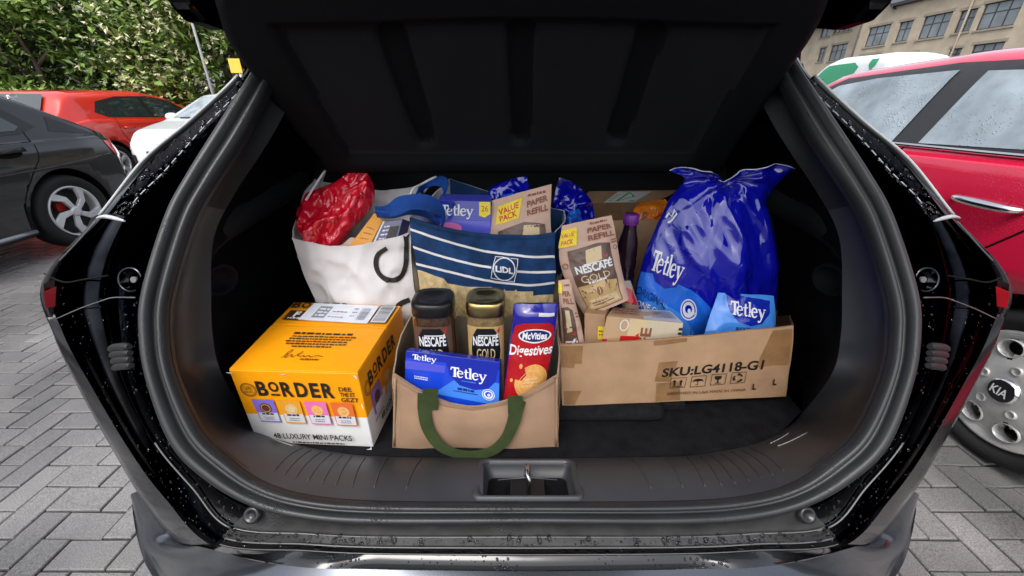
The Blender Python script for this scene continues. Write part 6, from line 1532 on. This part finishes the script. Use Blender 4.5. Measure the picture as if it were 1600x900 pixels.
pr = Print(flat(*q, n=Vector((0, -1, 0))), .0012); pr.rect(.33, .04, .71, .93, 'white_card'); pr.lines(.345, .41, (.2, .35, .5, .65), .06, 'ink_grey', seed=2); pr.shape(stroke([(.47, .12), (.60, .50), (.47, .86)], .035, closed=True), 'green_ink'); pr.rect(.62, .1, .69, .2, 'green_ink'); pr.build('flap_label', rc_)
pouch('crisp_packet', 'crinkled orange packet standing in the back carton', [(985, 352), (986, 340), (992, 325), (1000, 318)], [(1048, 352), (1048, 340), (1046, 322), (1040, 311)], ya + .06, .03, .02, 'orange_film', lambda pr: (pr.text('UP', .25, .35, .3, 'text_brown', .2, bold=.02), pr.shape(stroke([(.5, .3), (.8, .5)], .05), 'red_ink')), None)

# ------------------------------------------------------------------ white paper bag
wl = [Vector((-.455, .86, FZ)), Vector((-.235, .855, FZ)), Vector((-.23, 1.05, FZ)), Vector((-.45, 1.06, FZ))]
wh = [at(455, 372, Y=.87), at(640, 360, Y=.855), at(655, 289, Y=1.06), at(492, 280, Y=1.08)]
wb = empty('paper_bag', sum(wl, Vector()) / 4, 0, 'white paper carrier bag with big black letters and cord handles', 'bag')
ws = open_bag(wb, wl, wh, (.016, .006, .006, .02), .011, 7, 12, 'paper_white', 'paper_white', 'bag_wall', 40, 44, rim=(.026, .0, .016, .0), ridge=.016)
pr = Print(ws[0], .0022, .005)
pr.shape(stroke([(605, 387), (592, 397), (588, 411), (592, 426), (604, 436), (618, 437), (629, 428), (634, 412), (635, 390), (635, 366)], [6.5] + [8] * 8 + [7], 40), 'ink', True)
pr.shape(stroke([(618, 484), (626, 474), (640, 468)], 8, 10), 'ink', True); pr.build('printed_letters', wb)
for P in ([(478, 313, .90), (492, 290, .93), (507, 268, .96), (505, 276, 1.0), (496, 300, 1.06)], [(640, 308, .88), (646, 295, .90), (660, 287, .94), (682, 276, .98), (672, 288, 1.0), (663, 300, 1.03)]):
    MB().tube(resample([at(u, v, Y=y) for u, v, y in P], 24), .0026, 'cord_white', 8).build('cord_handle', wb)
# red packet in the paper bag
L = [at(486, 398, Y=.90), at(467, 362, Y=.90), at(463, 335, Y=.92), at(480, 306, Y=.95), at(520, 288, Y=.97), at(546, 268, Y=.98), at(563, 257, Y=.98)]
Rr = [at(508, 398, Y=.90), at(528, 386, Y=.90), at(548, 360, Y=.92), at(575, 335, Y=.95), at(586, 312, Y=.97), at(584, 288, Y=.98), at(569, 257, Y=.98)]
pf = lambda a, t: .045 * (max(0, math.sin(math.pi * clamp(a))) ** .5) * interp([(0, .6), (.2, 1), (.6, .9), (.85, .35), (1, .03)], t)
n = (.1, -1, .5); fs = Sheet(L, Rr, n, pf, .004, 12, 3, .024, 13, (1.2, 1, .8, -.7)); bs = Sheet(L, Rr, n, lambda a, t: -pf(a, t) * .8, .004, 12, 3)
rp_ = empty('red_packet', (L[0] + Rr[0]) / 2, 0, 'shiny crinkled red plastic packet sticking out of the white paper bag', 'packet'); closed_pouch('red_film', fs, bs, 'red_film', rp_, 44, 56)
# thin boxes and packets beside it
def slim(name, label, px, Y, m, dpt=.02, cat_='box', extra=None, grp=None):
    a = [at(u, v, Y=Y + d) for u, v, d in px]; bk = [p + Vector((.012, dpt, -.012)) for p in a]; t_ = empty(name, sum(a, Vector()) / 4 + Vector((0, 0, -.05)), 0, label, cat_, grp)
    prism_box('carton', [a[0], a[1], bk[1], bk[0]], [a[3], a[2], bk[2], bk[3]], [m] * 6, t_); 
    if extra: pr = Print(flat(*a, n=Vector((0, -1, .4))), .0005, .02); extra(pr); pr.build('front_print', t_)
    return t_
slim('card_box', 'slim orange brown card box in the white paper bag', [(540, 392, .0), (574, 392, .0), (598, 345, .03), (585, 333, .03)], .885, 'tan_card', .02, extra=lambda pr: (pr.rect(.0, .0, .98, 1, 'amber'), pr.lines(.2, .8, (.35, .5, .65), .03, 'text_brown', seed=2)))
slim('navy_box', 'navy box with white edge in the white paper bag beside the blue strap', [(578, 388, .0), (618, 384, .0), (630, 342, .03), (598, 346, .03)], .875, 'navy', .02, extra=lambda pr: (pr.rect(.02, .0, .10, 1, 'pale'), pr.lines(.2, .5, (.3, .45, .6, .75), .06, 'pale', seed=3), pr.rect(.5, .2, .9, .75, 'ink')))
slim('biscuit_bar', 'beige wrapped bar lying low behind the white bag rim', [(515, 398, .0), (556, 400, .0), (562, 374, .02), (548, 370, .02)], .88, 'pouch_paper', .02, 'packet', lambda pr: pr.rect(.1, .3, .9, .6, 'clear_film'))

# ------------------------------------------------------------------ striped bag, denim blue above, woven straw below
ly = .80
ll = [Vector((-.19, ly - .01, FZ)), Vector((.088, ly - .012, FZ)), Vector((.085, ly + .17, FZ)), Vector((-.17, ly + .19, FZ))]
lh = [at(637, 340, Y=ly), at(872, 362, Y=ly - .002), at(884, 330, Y=ly + .16), at(705, 281, Y=ly + .24)]
lb_ = empty('striped_bag', sum(ll, Vector()) / 4, 0, 'denim blue shopping bag with white stripes over a woven straw base', 'bag')
BAND = lambda a: .70 - .095 * a
lsh = open_bag(lb_, ll, lh, (.024, .01, .01, .012), .006, 8, 21, 'denim', 'paper_white', 'bag_wall', 30, 34, rim=(.016, .004, .004, .0), ridge=.006, split=lambda i, t, a: 'denim' if t >= BAND(a) - .005 else 'woven')
f0 = lsh[0]
# straw plaits of the base, woven herringbone, raised strips
pl = MB(); k = 0; rr = random.Random(8); W0, H0 = .28, .25
for i in range(-1, 26):
    for j in range(0, 15):
        a0, t0 = i / 24.0, .02 + j * .046
        up = (i % 2 == 0)
        q = [(a0, t0), (a0 + .042, t0 + (.05 if up else -.05)), (a0 + .042, t0 + (.05 if up else -.05) + .040), (a0, t0 + .040)]
        if min(x for x, y in q) < .003 or max(x for x, y in q) > .997 or max(y for x, y in q) > BAND(a0) + .03 or min(y for x, y in q) < .005: continue
        P = [f0(x, y) for x, y in q]; c = sum(P, Vector()) / 4; nn = f0.normal(a0 + .02, t0 + .02)
        pl.add([p + nn * .0006 for p in P] + [c + nn * (.0028 + rr.uniform(0, .001))], [[0, 1, 4], [1, 2, 4], [2, 3, 4], [3, 0, 4]], rr.choice(('woven', 'woven_alt', 'woven')), True)
tag(pl.build('straw_weave', lb_, fix=False), None, None, None, 'stuff')
pr = Print(f0, .0024, .006)
for P in ([(639, 357), (690, 374), (757, 392), (800, 398), (830, 401), (870, 400)], [(639, 383), (690, 400), (740, 413), (768, 418)], [(806, 423), (840, 425), (868, 424)], [(640, 409), (690, 421), (753, 436), (800, 443), (830, 445), (866, 441)]):
    pr.shape(stroke(P, 3.6, 30), 'white_print', True)
pr.poly([(774, 400), (810, 404), (804, 441), (767, 434)], 'denim', True); outline(pr, [(774, 401), (809, 405), (803, 440), (767, 433)], 1.5, 'white_print', True); outline(pr, ell(788, 420, 16.5, 17, 28), 1.7, 'white_print', True)
pr.textpx('LiDL', (788, 421), (27, 3.5), (0, -8), 'white_print', .045); pr.build('stripes_and_logo', lb_)
MB().ribbon([f0(.01 + .98 * k / 30, .992) + f0.n * .001 for k in range(31)], lambda i: (0, -.1, 1), .010, .0022, 'denim').build('hem', lb_)
bkw = lsh[2]; pr = Print(bkw, .0, .02); 
# lining band of the far wall, turned to us
rws = [[bkw(i / 14, t_) - bkw.n * .0045 for i in range(15)] for t_ in (.80, .87, .94, 1.0)]; MB().grid(rws, 'denim').build('inner_band', lb_, fix=False)
# blue webbing handles
P = resample([at(690, 352, Y=ly + .015), at(694, 334, Y=ly - .012), at(676, 320, Y=ly - .03), at(650, 315, Y=ly - .03), at(625, 321, Y=ly - .01), at(604, 330, Y=ly + .02), at(588, 331, Y=ly + .03)], 40)
MB().ribbon(P, lambda i: Vector((.15, -.35 - .3 * math.sin(i * .2), .9)), lambda i: .036 - .004 * math.sin(i * .4), .003, 'strap_blue').build('handle', lb_)
P = resample([at(588, 334, Y=ly + .03), at(612, 336, Y=ly + .02), at(640, 330, Y=ly + .01), at(668, 336, Y=ly + .015), at(686, 350, Y=ly + .02)], 30)
MB().ribbon(P, lambda i: Vector((.1, -.6, .75)), .022, .003, 'strap_blue').build('handle', lb_)
P = resample([at(645, 320, Y=ly + .12), at(655, 296, Y=ly + .16), at(675, 284, Y=ly + .18), at(692, 284, Y=ly + .17), at(697, 296, Y=ly + .14), at(690, 312, Y=ly + .10), at(705, 325, Y=ly + .06)], 36)
MB().ribbon(P, lambda i: Vector((.4, -.3 * math.cos(i * .17), .85)), .026, .003, 'strap_blue').build('handle', lb_)
# things in the striped bag
yb = ly + .045
a = [at(680, 385, Y=yb), at(767, 388, Y=yb), at(767, 315, Y=yb + .02), at(684, 313, Y=yb + .02)]; bk = [p + Vector((0, .05, .004)) for p in a]
t2 = empty('tea_box', (a[0] + bk[1]) / 2, 0, 'violet blue tea box with yellow corner flag in the striped bag', 'box', 'tea boxes')
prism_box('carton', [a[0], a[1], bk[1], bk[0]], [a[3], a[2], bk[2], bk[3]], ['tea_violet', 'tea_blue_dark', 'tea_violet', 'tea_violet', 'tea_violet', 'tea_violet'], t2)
pr = Print(flat(*a, n=Vector((0, -1, .3))), .0005, .03); pr.rect(.0, .62, .98, .995, 'tea_blue_dark'); pr.text('', .37, .80, .22, 'white_print', .60, word=SERIF); pr.poly([(.78, .99), (.99, .99), (.99, .74), (.885, .66), (.78, .70)], 'yellow'); pr.text('26', .885, .85, .12, 'text_brown', .13)
pr.poly(ell(.25, .42, .22, .12, 20), 'pink'); pr.shape(stroke([(.0, .60), (.98, .60)], .008), 'navy'); pr.build('front_print', t2)
def value(pr):
    pr.poly([(.08, .52), (.48, .58), (.52, .90), (.12, .86)], 'yellow'); pr.text('VALUE', .30, .775, .10, 'red_ink', .34, bold=.025, rot=R(9)); pr.text('PACK', .30, .645, .10, 'red_ink', .30, bold=.025, rot=R(9))
    pr.lines(.60, .92, (.89,), .045, 'text_brown', seed=3); pr.text('PAPER', .77, .79, .09, 'text_brown', .34, bold=.03, rot=R(7)); pr.text('REFILL', .78, .65, .09, 'text_brown', .34, bold=.03, rot=R(7))
    pr.poly([(.10, .02), (.90, .02), (.90, .42), (.55, .50), (.14, .40)], 'pouch_brown'); pr.poly([(.5, .05), (.8, .05), (.8, .42), (.56, .44)], 'cream')
pouch('coffee_pouch', 'beige value pack refill pouch standing in the striped bag', [(764, 395), (766, 355), (768, 314)], [(866, 392), (860, 340), (862, 287)], ly + .035, .045, .012, 'pouch_paper', value, 'coffee refill pouches', seed=14)
def plain(pr): pr.poly([(.3, .3), (.7, .35), (.6, .5), (.35, .45)], 'blue_film_mid')
pouch('foil_bag', 'dark blue foil bag top between the bag lining and value pouch', [(762, 330), (764, 310), (766, 294), (796, 280)], [(832, 330), (828, 310), (826, 292), (822, 275)], ly + .12, .04, .016, 'blue_film', plain, 'blue foil bags behind the pouches', seed=17, ridge=.022)
pouch('foil_bag', 'upright dark blue foil bag right of the value pack pouch', [(862, 400), (862, 345), (866, 308), (874, 277)], [(930, 395), (930, 345), (922, 312), (896, 284)], ly + .20, .03, .026, 'blue_film', plain, 'blue foil bags behind the pouches', seed=18, ridge=.026)
